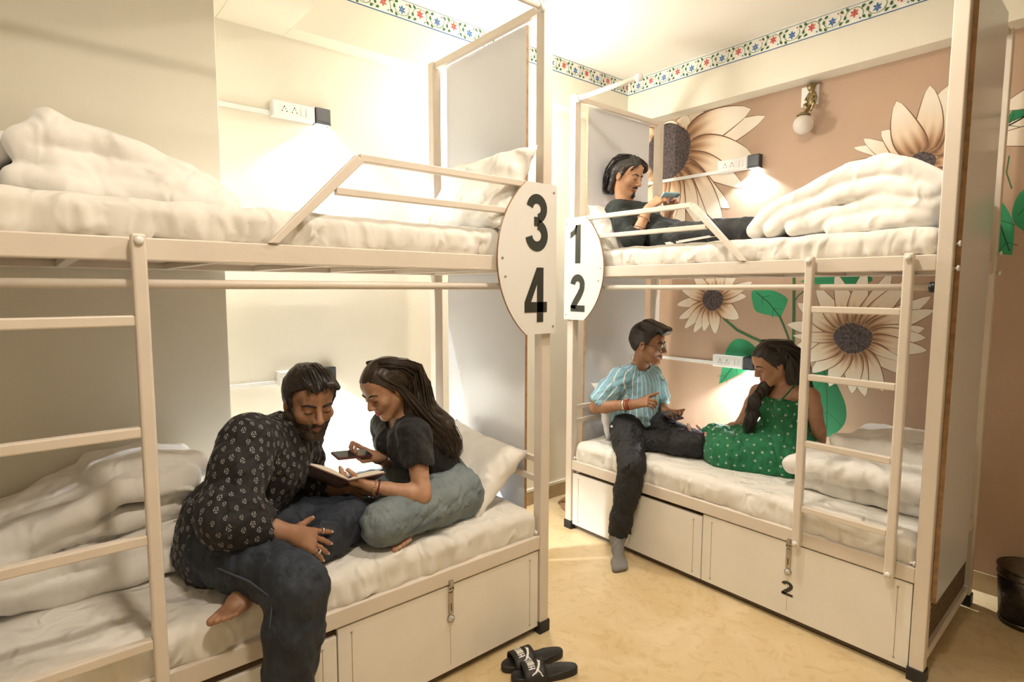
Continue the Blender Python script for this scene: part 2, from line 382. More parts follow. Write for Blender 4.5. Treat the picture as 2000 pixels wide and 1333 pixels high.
leaf([(-2.125, 0.885), (-2.085, 1.11), (-2.02, 1.207), (-1.928, 1.205), (-1.850, 1.14), (-1.84, 1.05), (-1.956, 0.985)], 0, [(-1.85, 1.14), (-1.95, 1.08), (-2.04, 1.0), (-2.11, 0.90)], 'green leaf behind the switch box', 0.4, 1.0)
leaf([(-1.455, 1.165), (-1.36, 0.99), (-1.302, 0.86), (-1.305, 0.75), (-1.375, 0.665), (-1.45, 0.655), (-1.52, 0.75), (-1.51, 1.0)], 0, [(-1.44, 1.10), (-1.41, 0.92), (-1.40, 0.70)], 'dark green leaf low on the wall', 0.0, 0.45)
leaf([(-0.664, 1.99), (-0.60, 1.86), (-0.60, 1.72), (-0.67, 1.735), (-0.735, 1.80), (-0.72, 1.92)], 2, [(-0.68, 1.96), (-0.64, 1.83), (-0.61, 1.74)], 'green leaf beside the bed post', 0.2, 0.9)
leaf([(-0.575, 2.03), (-0.612, 1.94), (-0.595, 1.865), (-0.53, 1.80), (-0.46, 1.86), (-0.48, 1.97)], 3, [(-0.57, 2.0), (-0.55, 1.90), (-0.53, 1.82)], 'green leaf at the edge of the mural', 0.3, 1.0)
leaf([(-0.72, 2.31), (-0.666, 2.375), (-0.602, 2.455), (-0.48, 2.50), (-0.46, 2.36), (-0.60, 2.32)], 0, [(-0.70, 2.32), (-0.60, 2.37), (-0.48, 2.44)], 'dark green leaf between petals', 0.1, 0.6)
leaf([(-1.60, 1.60), (-1.49, 1.64), (-1.28, 1.66), (-1.20, 1.60), (-1.35, 1.575), (-1.50, 1.57)], 0, None, 'green leaf under the upper bunk', 0.3, 0.9)
P_ = Paint(wall_fr)
P_.stroke([(-1.640, 1.90), (-1.639, 1.617), (-1.630, 1.40), (-1.621, 1.10), (-1.60, 0.6), (-1.58, 0.2)], 0.020, 5)
P_.stroke([(-2.150, 1.405), (-2.10, 1.345), (-2.004, 1.274), (-1.90, 1.232), (-1.78, 1.19), (-1.68, 1.08), (-1.62, 0.90)], 0.020, 5)
P_.stroke([(-1.722, 1.385), (-1.69, 1.32), (-1.657, 1.245), (-1.637, 1.149), (-1.625, 1.05)], 0.014, 5)
P_.stroke([(-1.632, 1.47), (-1.61, 1.51), (-1.57, 1.545), (-1.53, 1.56)], 0.008, 5)
P_.stroke([(-1.50, 1.02), (-1.46, 1.07), (-1.42, 1.10), (-1.36, 1.18)], 0.014, 5)
P_.stroke([(-0.72, 2.27), (-0.64, 2.275), (-0.55, 2.28), (-0.40, 2.30)], 0.012, 5)
P_.stroke([(-0.64, 2.20), (-0.645, 2.12), (-0.62, 2.04)], 0.006, 5)
P_.build('painted_stems', PAINT, wall_right)
P_ = Paint(wall_fr)
P_.petal((-0.30, 2.37), (-0.70, 2.33), 0.10, 0, 1); P_.petal((-0.34, 2.52), (-0.69, 2.43), 0.13, 0, 1); P_.petal((-0.30, 2.28), (-0.76, 2.285), 0.11, 0, 1)
P_.petal((-0.28, 2.6), (-0.45, 2.75), 0.12, 0, 1); P_.petal((-0.22, 2.2), (-0.35, 2.0), 0.12, 0, 1); P_.petal((-0.1, 2.4), (0.25, 2.45), 0.13, 0, 1); P_.petal((-0.12, 2.55), (0.1, 2.72), 0.12, 0, 1); P_.petal((-0.12, 2.25), (0.1, 2.02), 0.12, 0, 1)
P_.poly([(-0.2 + 0.10 * math.cos(k * math.pi / 16), 2.4 + 0.09 * math.sin(k * math.pi / 16)) for k in range(32)], 2)
P_.build('painted_flower', PAINT, wall_right)

# ---- floral border under the ceiling
BPAINT = [mat('border white', (0.86, 0.84, 0.77), 0.6), mat('border red', (0.62, 0.075, 0.05), 0.6), mat('border blue', (0.03, 0.16, 0.42), 0.6),
          mat('border green', (0.045, 0.16, 0.05), 0.6, var=0.4, vscale=60), mat('border line blue', (0.03, 0.13, 0.30), 0.6)]
def border(name, fr, s0, s1, z0, z1, phase, parent):
    P_ = Paint(fr); H = z1 - z0
    P_.poly([(s0, z0), (s1, z0), (s1, z1), (s0, z1)], 0, fan=False)
    P_.stroke([(s0, z0 + 0.003), (s1, z0 + 0.003)], 0.006, 4); P_.stroke([(s0, z1 - 0.005), (s1, z1 - 0.005)], 0.003, 4)
    per = 0.1123; k0 = int(math.floor((s0 - phase) / per)); k1 = int(math.ceil((s1 - phase) / per))
    def ok(x): return s0 + 0.012 < x < s1 - 0.012
    def drop(cx, cy, a, l, wd, mi):
        if not ok(cx): return
        ca, sa = math.cos(a), math.sin(a); pts = []
        for q in range(10):
            th = 2 * math.pi * q / 10; x = math.cos(th) * l / 2; y = math.sin(th) * wd / 2 * (1 - 0.45 * math.cos(th))
            pts.append((min(max(cx + x * ca - y * sa, s0), s1), cy + x * sa + y * ca))
        P_.poly(pts, mi)
    for k in range(k0, k1 + 1):
        cx = phase + k * per; up = 1 if k % 2 == 0 else -1; zc = z0 + H * 0.5; mi = 1 if k % 2 == 0 else 2
        pts = [(cx + per * 0.5 * math.cos(math.radians(a)) * 0.80, zc - up * 0.004 + H * 0.36 * math.sin(math.radians(a)) * up) for a in range(200, -21, -20)]
        pts = [q for q in pts if ok(q[0])]
        if len(pts) > 2: P_.stroke(pts, 0.0028, 3)
        cz = zc + 0.004 * up
        for q in range(6):
            a = math.radians(90 + 60 * q)
            drop(cx + 0.0135 * math.cos(a), cz + 0.0145 * math.sin(a), a, 0.020, 0.0095, mi)
        drop(cx, cz, 0, 0.007, 0.007, 2 if mi == 1 else 1); drop(cx + 0.030, cz - up * 0.034, 0.4, 0.010, 0.009, 2 if mi == 1 else 1)
        for dx, dz, a in ((0.045, 0.030 * up, 0.7), (0.050, -0.028 * up, -0.9), (-0.036, 0.034 * up, 2.2), (-0.034, -0.030 * up, 3.6), (0.066, 0.006 * up, 1.6)):
            drop(cx + dx, zc + dz, a, 0.022, 0.014, 3)
        pts = [(cx + per * 0.30, zc + 0.012 * up), (cx + per * 0.42, zc + 0.03 * up), (cx + per * 0.55, zc + 0.024 * up)]
        if all(ok(q[0]) for q in pts): P_.stroke(pts, 0.0024, 3)
    o = P_.build('floral_border', BPAINT, parent); o['label'] = 'painted border of red and blue flowers on vine leaves'
    return o
border('b', lambda s, z, d: Vector((s, BY - d, z)), BX, XE, 3.004, 3.108, -1.997, ceil)
border('b', lambda s, z, d: Vector((BX + d, s, z)), 1.035, BY, 3.004, 3.108, 1.746, ceil)

# ---- ceiling lamps (round panels, above and behind the view) and the wall lamp hidden behind the left bunk's end board
for i, (x, y) in enumerate(CEIL_SPOTS):
    t = thing('ceiling_lamp', 'round flush ceiling lamp overhead, ' + ('between the two bunks', 'in the middle of the room')[i], 'lamp', (x, y, ZC), 'ceiling lamps')
    lathe('rim', [(0.0, 0.0), (0.11, 0.0), (0.11, -0.02), (0.095, -0.024), (0.095, -0.018)], (x, y, ZC), (0, 0, 1), M['white'], t)
    lathe('diffuser', [(0.0, -0.02), (0.094, -0.02), (0.094, -0.016), (0, -0.016)], (x, y, ZC), (0, 0, 1), M['led'], t)
    l = lamp('lamp_light', 'AREA', (0, 0, -0.03), CEIL_E * (1.0, 1.25)[i], WARM, t, shape='DISK', size=0.19)
WY, WZ = 2.25, 2.52
t = thing('wall_lamp', 'lit globe wall lamp on the left wall behind the bunk end board', 'lamp', (XL, WY, WZ))
lathe('base', [(0, 0), (0.05, 0), (0.05, 0.02), (0, 0.02)], (XL, WY, WZ + 0.06), (1, 0, 0), M['white'], t)
tube('arm', [(XL + 0.015, WY, WZ + 0.06), (XL + 0.15, WY, WZ + 0.09), (XL + 0.25, WY, WZ + 0.08), (XL + 0.26, WY, WZ + 0.05)], 0.009, M['brass'], t, 8)
lathe('globe', [(0.001, -0.060)] + [(0.060 * math.sin(math.radians(a)), -0.060 * math.cos(math.radians(a))) for a in range(15, 166, 15)] + [(0.001, 0.060)], (XL + 0.26, WY, WZ), (0, 0, 1), mat('lit globe', (1, 1, 1), 0.4, emis=(1, 0.95, 0.85), estr=HID_E), t, 20)
# ================================================================ BUNK BEDS
LEN, DEP = 1.97, 0.90
def make_bunk(T, base, label, top_n, low_n, lad_u, draws, rod_end):
    """T maps (u along the bed from the numbered end, v from front to back, z) to the room"""
    B = thing('bunk_bed', label, 'bunk bed', base)
    mt = M['metal']
    def bx(name, lo, hi, m=mt, bev=0.004, par=B): return box(name, lo, hi, m, par, bev, T)
    for u0 in (0.0, LEN - 0.05):
        for v0 in (0.0, DEP - 0.05):
            p = bx('post', (u0, v0, 0.05), (u0 + 0.05, v0 + 0.05, 2.73))
            box('foot_cap', (u0 - 0.006, v0 - 0.006, 0.0), (u0 + 0.056, v0 + 0.056, 0.055), M['black'], p, 0.004, T)
            for z in (1.63, 1.72, 0.42):
                uu = -0.012 if u0 == 0 else LEN + 0.012
                lathe('bolt', [(0.0, -0.012), (0.006, -0.012), (0.006, 0), (0.011, 0), (0.011, 0.006), (0, 0.006)], T(uu if z != 0.42 else (0.06 if u0 == 0 else LEN - 0.06), v0 + 0.02, z + (0.05 if z == 0.42 else 0)), T(1, 0, 0) - T(0, 0, 0), M['white'], p, 8)
    for z0, z1 in ((0.395, 0.457), (1.622, 1.683)):
        bx('side_rail', (0.05, 0.004, z0), (LEN - 0.05, 0.044, z1)); bx('side_rail', (0.05, DEP - 0.044, z0), (LEN - 0.05, DEP - 0.004, z1))
        for u0 in (0.01, LEN - 0.05): bx('end_rail', (u0, 0.05, z0), (u0 + 0.04, DEP - 0.05, z1))
        bx('base_board', (0.05, 0.045, z0 + 0.025), (LEN - 0.05, DEP - 0.045, z0 + 0.037), M['ply'], 0)
        for k in range(5):
            u0 = 0.26 + k * 0.34
            bx('cross_bar', (u0, 0.045, z0 + 0.002), (u0 + 0.03, DEP - 0.045, z0 + 0.025), mt, 0.002)
    for u0 in (0.012, LEN - 0.042):
        bx('top_bar', (u0, 0.05, 2.695), (u0 + 0.028, DEP - 0.05, 2.728))

    # curtain rods
    for z, v in ((2.70, 0.012), (1.560, 0.03)):
        r = tube('curtain_rod', [T(0.05, v, z), T(rod_end if z > 2 else LEN - 0.05, v, z)], 0.0135, mt, B, 12)
        for u0, m in ((0.052, M['white']), ((rod_end if z > 2 else LEN - 0.05) - 0.014, M['blackplastic'] if z < 2 else M['white'])):
            lathe('rod_socket', [(0.0, 0), (0.021, 0), (0.021, 0.026), (0.0, 0.026)], T(u0 - 0.006, v, z), T(1, 0, 0) - T(0, 0, 0), m, r, 14)
    # end boards (with raw edge) and the short bars at the head
    for u0, u1 in ((-0.016, -0.002), (LEN + 0.002, LEN + 0.018)):
        bm = bmesh.new(); add_box(bm, (u0, 0.17 if u0 < 0 else 0.035, 0.33), (u1, 0.80 if u0 < 0 else 0.585, 2.70), 0, T)
        bm.faces.ensure_lookup_table()
        big = sorted(bm.faces, key=lambda f: -f.calc_area())[:2]
        for f in bm.faces: f.material_index = 0 if f in big else 1
        bm_done('end_board', bm, [M['board'], M['wood']], B)
        for z in (0.70, 0.79):
            if u0 < 0: bx('head_bar', (0.014, 0.05, z - 0.013), (0.036, DEP - 0.05, z + 0.013), mt, 0.003)
        bx('end_rail', (0.008 if u0 < 0 else LEN - 0.04, 0.05, 0.06), (0.04 if u0 < 0 else LEN - 0.008, DEP - 0.05, 0.10))
    # pierced screen low at the ladder end
    bm = bmesh.new(); u0 = LEN - 0.03
    n_v, n_z = 26, 9; v0, v1, z0, z1 = 0.06, DEP - 0.06, 0.105, 0.34
    for i in range(n_v + 1):
        v = v0 + (v1 - v0) * i / n_v; add_box(bm, (u0, v - 0.003, z0), (u0 + 0.006, v + 0.003, z1), 0, T)
    for k in range(n_z + 1):
        z = z0 + (z1 - z0) * k / n_z; add_box(bm, (u0 + 0.001, v0, z - 0.003), (u0 + 0.005, v1, z + 0.003), 0, T)
    o = bm_done('pierced_screen', bm, mat('brown screen', (0.22, 0.15, 0.09), 0.7), B)
    bx('screen_backing', (LEN - 0.048, 0.055, 0.10), (LEN - 0.04, DEP - 0.055, 0.36), mat('dark board', (0.05, 0.035, 0.02), 0.8), 0)
    # guard rail of the upper bunk
    G = [(0.10, 1.977), (0.866, 1.977), (1.156, 1.685)]
    pr = []
    g = None
    bm = bmesh.new(); add_box(bm, (0.10, -0.004, 1.964), (0.872, 0.024, 1.990), 0.003, T); g = bm_done('guard_rail', bm, mt, B)
    bx('guard_bar', (0.20, -0.002, 1.850), (0.955, 0.022, 1.874), mt, 0.003, g)
    c = []
    for (u, z) in ((0.858, 1.964), (0.884, 1.986), (1.172, 1.684), (1.142, 1.684)):
        c.append((u, z))
    bm = bmesh.new(); add_hexa(bm, [T(c[0][0], -0.004, c[0][1]), T(c[1][0], -0.004, c[1][1]), T(c[2][0], -0.004, c[2][1]), T(c[3][0], -0.004, c[3][1]), T(c[0][0], 0.024, c[0][1]), T(c[1][0], 0.024, c[1][1]), T(c[2][0], 0.024, c[2][1]), T(c[3][0], 0.024, c[3][1])], 0.003)
    bm_done('guard_strut', bm, mt, g)
    # ladder
    for uu in (lad_u, lad_u + 0.364):
        st = bx('ladder_stile', (uu - 0.017, -0.040, 0.400), (uu + 0.017, -0.006, 1.690), mt, 0.006)
        for z in (1.672, 0.418):
            lathe('bolt', [(0.0, 0.008), (0.010, 0.008), (0.012, 0.0), (0, 0)], T(uu, -0.041, z), T(0, -1, 0) - T(0, 0, 0), M['white'], st, 10)
    for z in (0.58, 0.875, 1.17, 1.465):
        bx('ladder_rung', (lad_u + 0.017, -0.037, z - 0.014), (lad_u + 0.347, -0.010, z + 0.014), mt, 0.004)
    # number plate
    r, cc = 0.40, -0.092
    th = math.asin(0.313 / r)
    arc_pts = [(cc + r * math.cos(a), 1.673 + r * math.sin(a)) for a in [-th + 2 * th * k / 24 for k in range(25)]]
    outl = [(-0.012, 1.360)] + arc_pts + [(-0.012, 1.986)]
    pl = extrude_poly('number_plate', outl, lambda a, b, d: T(a, -0.008 - d, b), 0.010, M['plate'], B, edge_mat=M['wood'])
    sgn = 1 if (T(1, 0, 0) - T(0, 0, 0)).dot(Vector(RT)) > 0 else -1      # numerals read left to right from the aisle
    for ch, zc, uc, h in ((top_n, 1.823, 0.098, 0.232), (low_n, 1.525, 0.105, 0.228)):
        digit('numeral', ch, lambda a, b, d, uc=uc, zc=zc: T(uc + sgn * a, -0.0185 - d, zc + b), h, 0.92, M['digit'], pl)
    for u, z in ((0.005, 1.955), (0.005, 1.39), (0.285, 1.673), (0.27, 1.60)):
        lathe('screw', [(0, 0.002), (0.005, 0.0015), (0.006, 0), (0, 0)], T(u, -0.0185, z), T(0, -1, 0) - T(0, 0, 0), M['steel'], pl, 8)
    # drawers with hasp and round lock
    for (u0, u1, z1, num, hu) in draws:
        d = bx('drawer_front', (u0, 0.010, 0.035), (u1, 0.028, z1), M['lam'], 0.002)
        fr = lambda a, b, dd: T(a, 0.010 - dd, b)
        bm = bmesh.new()
        add_box(bm, (hu - 0.012, -0.001, z1 - 0.02), (hu + 0.012, 0.009, z1 + 0.004), 0.001, T); add_box(bm, (hu - 0.011, 0.002, z1 - 0.115), (hu + 0.011, 0.009, z1 - 0.026), 0.001, T)
        add_box(bm, (hu - 0.006, -0.010, z1 + 0.002), (hu + 0.012, 0.006, z1 + 0.026), 0.002, T)
        h = bm_done('hasp', bm, M['steel'], d)
        for du in (-0.006, 0.006):
            lathe('rivet', [(0, 0.0016), (0.0034, 0.001), (0.0036, 0), (0, 0)], T(hu + du, -0.001, z1 - 0.008), T(0, -1, 0) - T(0, 0, 0), M['hole'], h, 8)
        bm = bmesh.new(); add_box(bm, (hu - 0.0015, 0.0012, z1 - 0.10), (hu + 0.0015, 0.003, z1 - 0.07), 0, T); bm_done('slot', bm, M['hole'], h)
        k = lathe('lock', [(0, 0), (0.016, 0), (0.016, 0.008), (0.0135, 0.010), (0.013, 0.008), (0, 0.008)], T(hu, 0.010, z1 - 0.135), T(0, -1, 0) - T(0, 0, 0), M['steel'], d, 18)
        lathe('lock_face', [(0, 0.0095), (0.0125, 0.0095), (0.0125, 0.008), (0, 0.008)], T(hu, 0.010, z1 - 0.135), T(0, -1, 0) - T(0, 0, 0), M['white'], k, 18)
        bm = bmesh.new()
        for a in range(0, 360, 45):
            ca, sa = math.cos(math.radians(a)), math.sin(math.radians(a))
            q = [(hu + ca * r_ + sa * w_, z1 - 0.135 + sa * r_ - ca * w_) for r_, w_ in ((0.0075, -0.0008), (0.011, -0.0008), (0.011, 0.0008), (0.0075, 0.0008))]
            bm.faces.new([bm.verts.new(T(x, -0.0003, z)) for x, z in q])
        for a, l in ((50, 0.009), (140, 0.007)):
            ca, sa = math.cos(math.radians(a)), math.sin(math.radians(a))
            q = [(hu + ca * r_ + sa * w_, z1 - 0.135 + sa * r_ - ca * w_) for r_, w_ in ((0, -0.0008), (l, -0.0008), (l, 0.0008), (0, 0.0008))]
            bm.faces.new([bm.verts.new(T(x, -0.0003, z)) for x, z in q])
        bm_done('lock_marks', bm, M['hole'], k, recalc=False)
        for uu in (u0 + 0.05, u1 - 0.05):
            for zz in (0.06, z1 - 0.03):
                lathe('screw', [(0, 0.002), (0.004, 0.0015), (0.005, 0), (0, 0)], T(uu, 0.010, zz), T(0, -1, 0) - T(0, 0, 0), M['steel'], d, 8)
        for uu in (u0 + 0.05, u1 - 0.05, hu):
            bm = bmesh.new(); add_box(bm, (uu - 0.0008, 0.0092, 0.06), (uu + 0.0008, 0.0101, z1 - (0.03 if uu != hu else 0.17)), 0, T); bm_done('scratch', bm, M['wood'] if uu != hu else M['ply'], d)
        if num:
            digit('numeral', num, lambda a, b, dd, hu=hu, z1=z1: T(hu + sgn * a, 0.0098 - dd, z1 - 0.217 + b), 0.068, 1.35, M['digit'], d)
    bx('drawer_box', (0.05, 0.032, 0.06), (LEN - 0.05, DEP - 0.06, 0.36), M['ply'], 0)
    bx('front_rail', (0.05, 0.030, 0.010), (LEN - 0.05, 0.05, 0.034), mat('dark plinth', (0.10, 0.075, 0.05), 0.7), 0)
    return B
def TL(u, v, z): return Vector((-1.800 - v, 1.730 - u, z))
def TR(u, v, z): return Vector((-2.560 + u - 0.030 * (v / 0.9) * (u / 1.97), 2.605 + v, z))      # this bunk stands a little out of square
make_bunk(TL, (-1.8, 1.73, 0), 'cream steel bunk bed against the cream wall, plate numbered 3 and 4', '3', '4', 1.505,
          [(0.055, 0.985, 0.388, None, 0.525), (0.99, 1.915, 0.365, None, 1.45)], LEN - 0.05)
make_bunk(TR, (-2.56, 2.605, 0), 'cream steel bunk bed under the flower mural, plate numbered 1 and 2', '1', '2', 1.476,
          [(0.055, 0.985, 0.372, '1', 0.52), (0.99, 1.915, 0.388, '2', 1.432)], 0.52)
# ================================================================ SOFT SHAPES: distance fields turned into one continuous mesh
class Field:
    def __init__(s, lo, hi, h):
        s.lo = np.array(lo, np.float32); s.h = h
        s.n = np.ceil((np.array(hi) - s.lo) / h).astype(int) + 1
        s.a = np.full(s.n, 0.06, np.float32)
    def _sl(s, lo, hi):
        i0 = np.clip(np.floor((np.array(lo) - s.lo) / s.h).astype(int), 0, s.n - 1); i1 = np.clip(np.ceil((np.array(hi) - s.lo) / s.h).astype(int) + 1, 1, s.n)
        sl = tuple(slice(a, b) for a, b in zip(i0, i1))
        ax = [(s.lo[k] + s.h * np.arange(i0[k], i1[k])).astype(np.float32) for k in range(3)]
        return sl, ax[0][:, None, None], ax[1][None, :, None], ax[2][None, None, :]
    def put(s, f, lo, hi, k=0.01, mode='add'):
        if np.any(np.array(hi) < s.lo) or np.any(np.array(lo) > s.lo + s.h * (s.n - 1)): return
        sl, X, Y, Z = s._sl(lo, hi); d = f(X, Y, Z); a = s.a[sl]
        if mode == 'add':
            m = np.maximum(k - np.abs(a - d), 0) / max(k, 1e-6); s.a[sl] = np.minimum(a, d) - m * m * k * 0.25
        elif mode == 'sub':
            d = -d; m = np.maximum(k - np.abs(a - d), 0) / max(k, 1e-6); s.a[sl] = np.maximum(a, d) + m * m * k * 0.25
    def cone(s, a, b, r1, r2, k=0.012, flat=None, mode='add'):
        a = np.array(a, np.float32); b = np.array(b, np.float32); ab = b - a; L2 = float(ab @ ab) + 1e-9; pad = max(r1, r2) + k + 0.012
        def f(X, Y, Z):
            px, py, pz = X - a[0], Y - a[1], Z - a[2]
            t = np.clip((px * ab[0] + py * ab[1] + pz * ab[2]) / L2, 0, 1)
            px, py, pz = px - t * ab[0], py - t * ab[1], pz - t * ab[2]
            d2 = px * px + py * py + pz * pz
            if flat is not None:
                n, fk = flat; c = px * n[0] + py * n[1] + pz * n[2]; d2 = d2 + c * c * (1 / fk ** 2 - 1)
            return np.sqrt(d2) - (r1 + (r2 - r1) * t)
        s.put(f, np.minimum(a, b) - pad, np.maximum(a, b) + pad, k, mode)
    def chain(s, pts, rad, k=0.012, flat=None):
        for i in range(len(pts) - 1): s.cone(pts[i], pts[i + 1], rad[i], rad[i + 1], k, flat)
    def ell(s, c, r, R=None, k=0.012, mode='add'):
        """ellipsoid; R rows are its axes"""
        c = np.array(c, np.float32); R = np.eye(3) if R is None else np.array(R); r = np.array(r); pad = max(r) + k + 0.012
        def f(X, Y, Z):
            px, py, pz = X - c[0], Y - c[1], Z - c[2]; k0 = 0; k1 = 0
            for i in range(3):
                q = px * R[i][0] + py * R[i][1] + pz * R[i][2]; k0 = k0 + (q / r[i]) ** 2; k1 = k1 + (q / r[i] ** 2) ** 2
            k0 = np.sqrt(k0); return k0 * (k0 - 1) / np.maximum(np.sqrt(k1), 1e-6)
        s.put(f, c - pad, c + pad, k, mode)
    def rbox(s, c, half, rad, R=None, k=0.01, mode='add'):
        c = np.array(c, np.float32); R = np.eye(3) if R is None else np.array(R); half = np.array(half) - rad; pad = float(np.linalg.norm(half)) + rad + k + 0.01
        def f(X, Y, Z):
            px, py, pz = X - c[0], Y - c[1], Z - c[2]; q2 = 0; mx = None
            for i in range(3):
                q = np.abs(px * R[i][0] + py * R[i][1] + pz * R[i][2]) - half[i]; q2 = q2 + np.maximum(q, 0) ** 2; mx = q if mx is None else np.maximum(mx, q)
            return np.sqrt(q2) + np.minimum(mx, 0) - rad
        s.put(f, c - pad, c + pad, k, mode)
    def ribbon(s, pts, half, mid, axis, rad, k=0.006, warp=0.0, seed=0):
        """folded sheet: 2D poly-line in the plane of the other two axes, drawn out along one axis"""
        o = [i for i in range(3) if i != axis]; rg = np.random.RandomState(seed); ph = rg.rand(8) * 6.28
        P_ = np.array(pts, float); lo = np.zeros(3); hi = np.zeros(3)
        lo[o] = P_.min(0); hi[o] = P_.max(0); lo[axis] = mid - half; hi[axis] = mid + half; pad = rad + k + abs(warp) * 2 + 0.015
        def f(*C):
            a, b, c = C[o[0]], C[o[1]], C[axis]
            if warp:
                a = a + warp * (np.sin(c * 9 + ph[0]) + 0.6 * np.sin(c * 21 + b * 14 + ph[1])); b = b + warp * 0.7 * (np.sin(c * 11 + a * 7 + ph[2]) + 0.5 * np.sin(a * 23 + c * 8 + ph[3]))
                c = c + warp * (np.sin(a * 10 + ph[4]) + 0.7 * np.sin(a * 24 + b * 15 + ph[5]))
            d = None
            for (x0, y0), (x1, y1) in zip(pts, pts[1:]):
                ex, ey = x1 - x0, y1 - y0; t = np.clip(((a - x0) * ex + (b - y0) * ey) / (ex * ex + ey * ey + 1e-9), 0, 1)
                q = (a - x0 - t * ex) ** 2 + (b - y0 - t * ey) ** 2; d = q if d is None else np.minimum(d, q)
            return np.sqrt(d + np.maximum(np.abs(c - mid) - half + rad, 0) ** 2) - rad
        s.put(f, lo - pad, hi + pad, k)
    def keep(s, f):
        sl, X, Y, Z = s._sl(s.lo, s.lo + s.h * s.n); s.a = np.maximum(s.a, f(X, Y, Z)).astype(np.float32)
    def cut(s, n, d):
        """keep n.p < d"""
        sl, X, Y, Z = s._sl(s.lo, s.lo + s.h * s.n); s.a = np.maximum(s.a, X * n[0] + Y * n[1] + Z * n[2] - d)
    def folds(s, amp, freq, seed, squash=(1, 1, 1), sharp=True, mask=None, n=5):
        rg = np.random.RandomState(seed); idx = np.nonzero(np.abs(s.a) < 0.035)
        p = s.lo + s.h * np.stack(idx, 1).astype(np.float32); q = p * np.array(squash, np.float32); v = 0
        for i in range(n):
            d = rg.normal(size=3); d /= np.linalg.norm(d); e = rg.normal(size=3); e /= np.linalg.norm(e); fr = freq * (0.7 + 0.9 * rg.rand())
            w = np.sin(q @ d * fr + 1.7 * np.sin(q @ e * fr * 0.45 + rg.rand() * 6.28) + rg.rand() * 6.28)
            v = v + ((1 - 2 * np.abs(w)) if sharp else w)
        v = v * amp / n * 1.6
        if mask is not None: v = v * mask(p)
        s.a[idx] += v.astype(np.float32)
    def arrays(s, smooth=1):
        a = s.a; a[0] = a[-1] = 0.05; a[:, 0] = a[:, -1] = 0.05; a[:, :, 0] = a[:, :, -1] = 0.05
        ins = a < 0; c = ins[:-1, :-1, :-1].astype(np.int8); nx, ny, nz = a.shape
        for dx in (0, 1):
            for dy in (0, 1):
                for dz in (0, 1):
                    if dx or dy or dz: c = c + ins[dx:nx - 1 + dx, dy:ny - 1 + dy, dz:nz - 1 + dz]
        act = (c > 0) & (c < 8); ii = np.stack(np.nonzero(act), 1); idx = np.full(act.shape, -1, np.int32); idx[act] = np.arange(len(ii))
        cor = {}
        for dx in (0, 1):
            for dy in (0, 1):
                for dz in (0, 1): cor[dx, dy, dz] = a[ii[:, 0] + dx, ii[:, 1] + dy, ii[:, 2] + dz]
        V = np.zeros((len(ii), 3)); cnt = np.zeros(len(ii))
        for ax in range(3):
            for u in (0, 1):
                for v in (0, 1):
                    p0 = [0, 0, 0]; o = [k for k in range(3) if k != ax]; p0[o[0]] = u; p0[o[1]] = v; p1 = list(p0); p1[ax] = 1
                    A, B = cor[tuple(p0)], cor[tuple(p1)]; m = (A < 0) != (B < 0); t = np.where(m, A / np.where(m, A - B, 1), 0)
                    for k in range(3): V[:, k] += m * (p0[k] + (t if k == ax else 0))
                    cnt += m
        V = (ii + V / cnt[:, None]) * s.h + s.lo
        F = []
        for ax in range(3):
            o = [(1, 2), (2, 0), (0, 1)][ax]; sl0 = [slice(None)] * 3; sl1 = [slice(None)] * 3; sl0[ax] = slice(0, -1); sl1[ax] = slice(1, None)
            ch = ins[tuple(sl0)] != ins[tuple(sl1)]; e = np.stack(np.nonzero(ch), 1)
            e = e[(e[:, o[0]] > 0) & (e[:, o[1]] > 0) & (e[:, o[0]] < s.n[o[0]] - 1) & (e[:, o[1]] < s.n[o[1]] - 1)]
            if not len(e): continue
            def g(du, dv):
                q = e.copy(); q[:, o[0]] -= du; q[:, o[1]] -= dv; return idx[q[:, 0], q[:, 1], q[:, 2]]
            quad = np.stack([g(1, 1), g(0, 1), g(0, 0), g(1, 0)], 1); flip = ~ins[e[:, 0], e[:, 1], e[:, 2]]
            quad[flip] = quad[flip][:, ::-1]; F.append(quad)
        F = np.concatenate(F); F = F[(F >= 0).all(1)]
        for _ in range(smooth):
            E_ = np.concatenate([F[:, [0, 1]], F[:, [1, 2]], F[:, [2, 3]], F[:, [3, 0]]]); n = len(V)
            deg = np.bincount(E_[:, 0], minlength=n) + np.bincount(E_[:, 1], minlength=n)
            A = np.stack([np.bincount(E_[:, 0], V[E_[:, 1], k], n) + np.bincount(E_[:, 1], V[E_[:, 0], k], n) for k in range(3)], 1)
            V = V * 0.45 + 0.55 * A / np.maximum(deg, 1)[:, None]
        return V, F
    def build(s, name, material, parent=None, smooth=1):
        V, F = s.arrays(smooth); return np_mesh(name, V, F, material, parent)
def np_mesh(name, V, F, material, parent=None):
    me = bpy.data.meshes.new(name); nf = len(F); k = F.shape[1]
    me.vertices.add(len(V)); me.vertices.foreach_set('co', np.ascontiguousarray(V, np.float32).ravel())
    me.loops.add(nf * k); me.loops.foreach_set('vertex_index', np.ascontiguousarray(F, np.int32).ravel())
    me.polygons.add(nf); me.polygons.foreach_set('loop_start', np.arange(0, nf * k, k, dtype=np.int32))
    me.update(calc_edges=True); me.validate()
    return link(name, me, material, parent, True)
def nrm(v): v = np.array(v, float); return v / (np.linalg.norm(v) + 1e-12)
def frame(fwd, up):
    """rows: left, forward, up (orthonormal)"""
    f = nrm(fwd); u = np.array(up, float); u = nrm(u - f * (u @ f)); return np.array([np.cross(u, f), f, u])
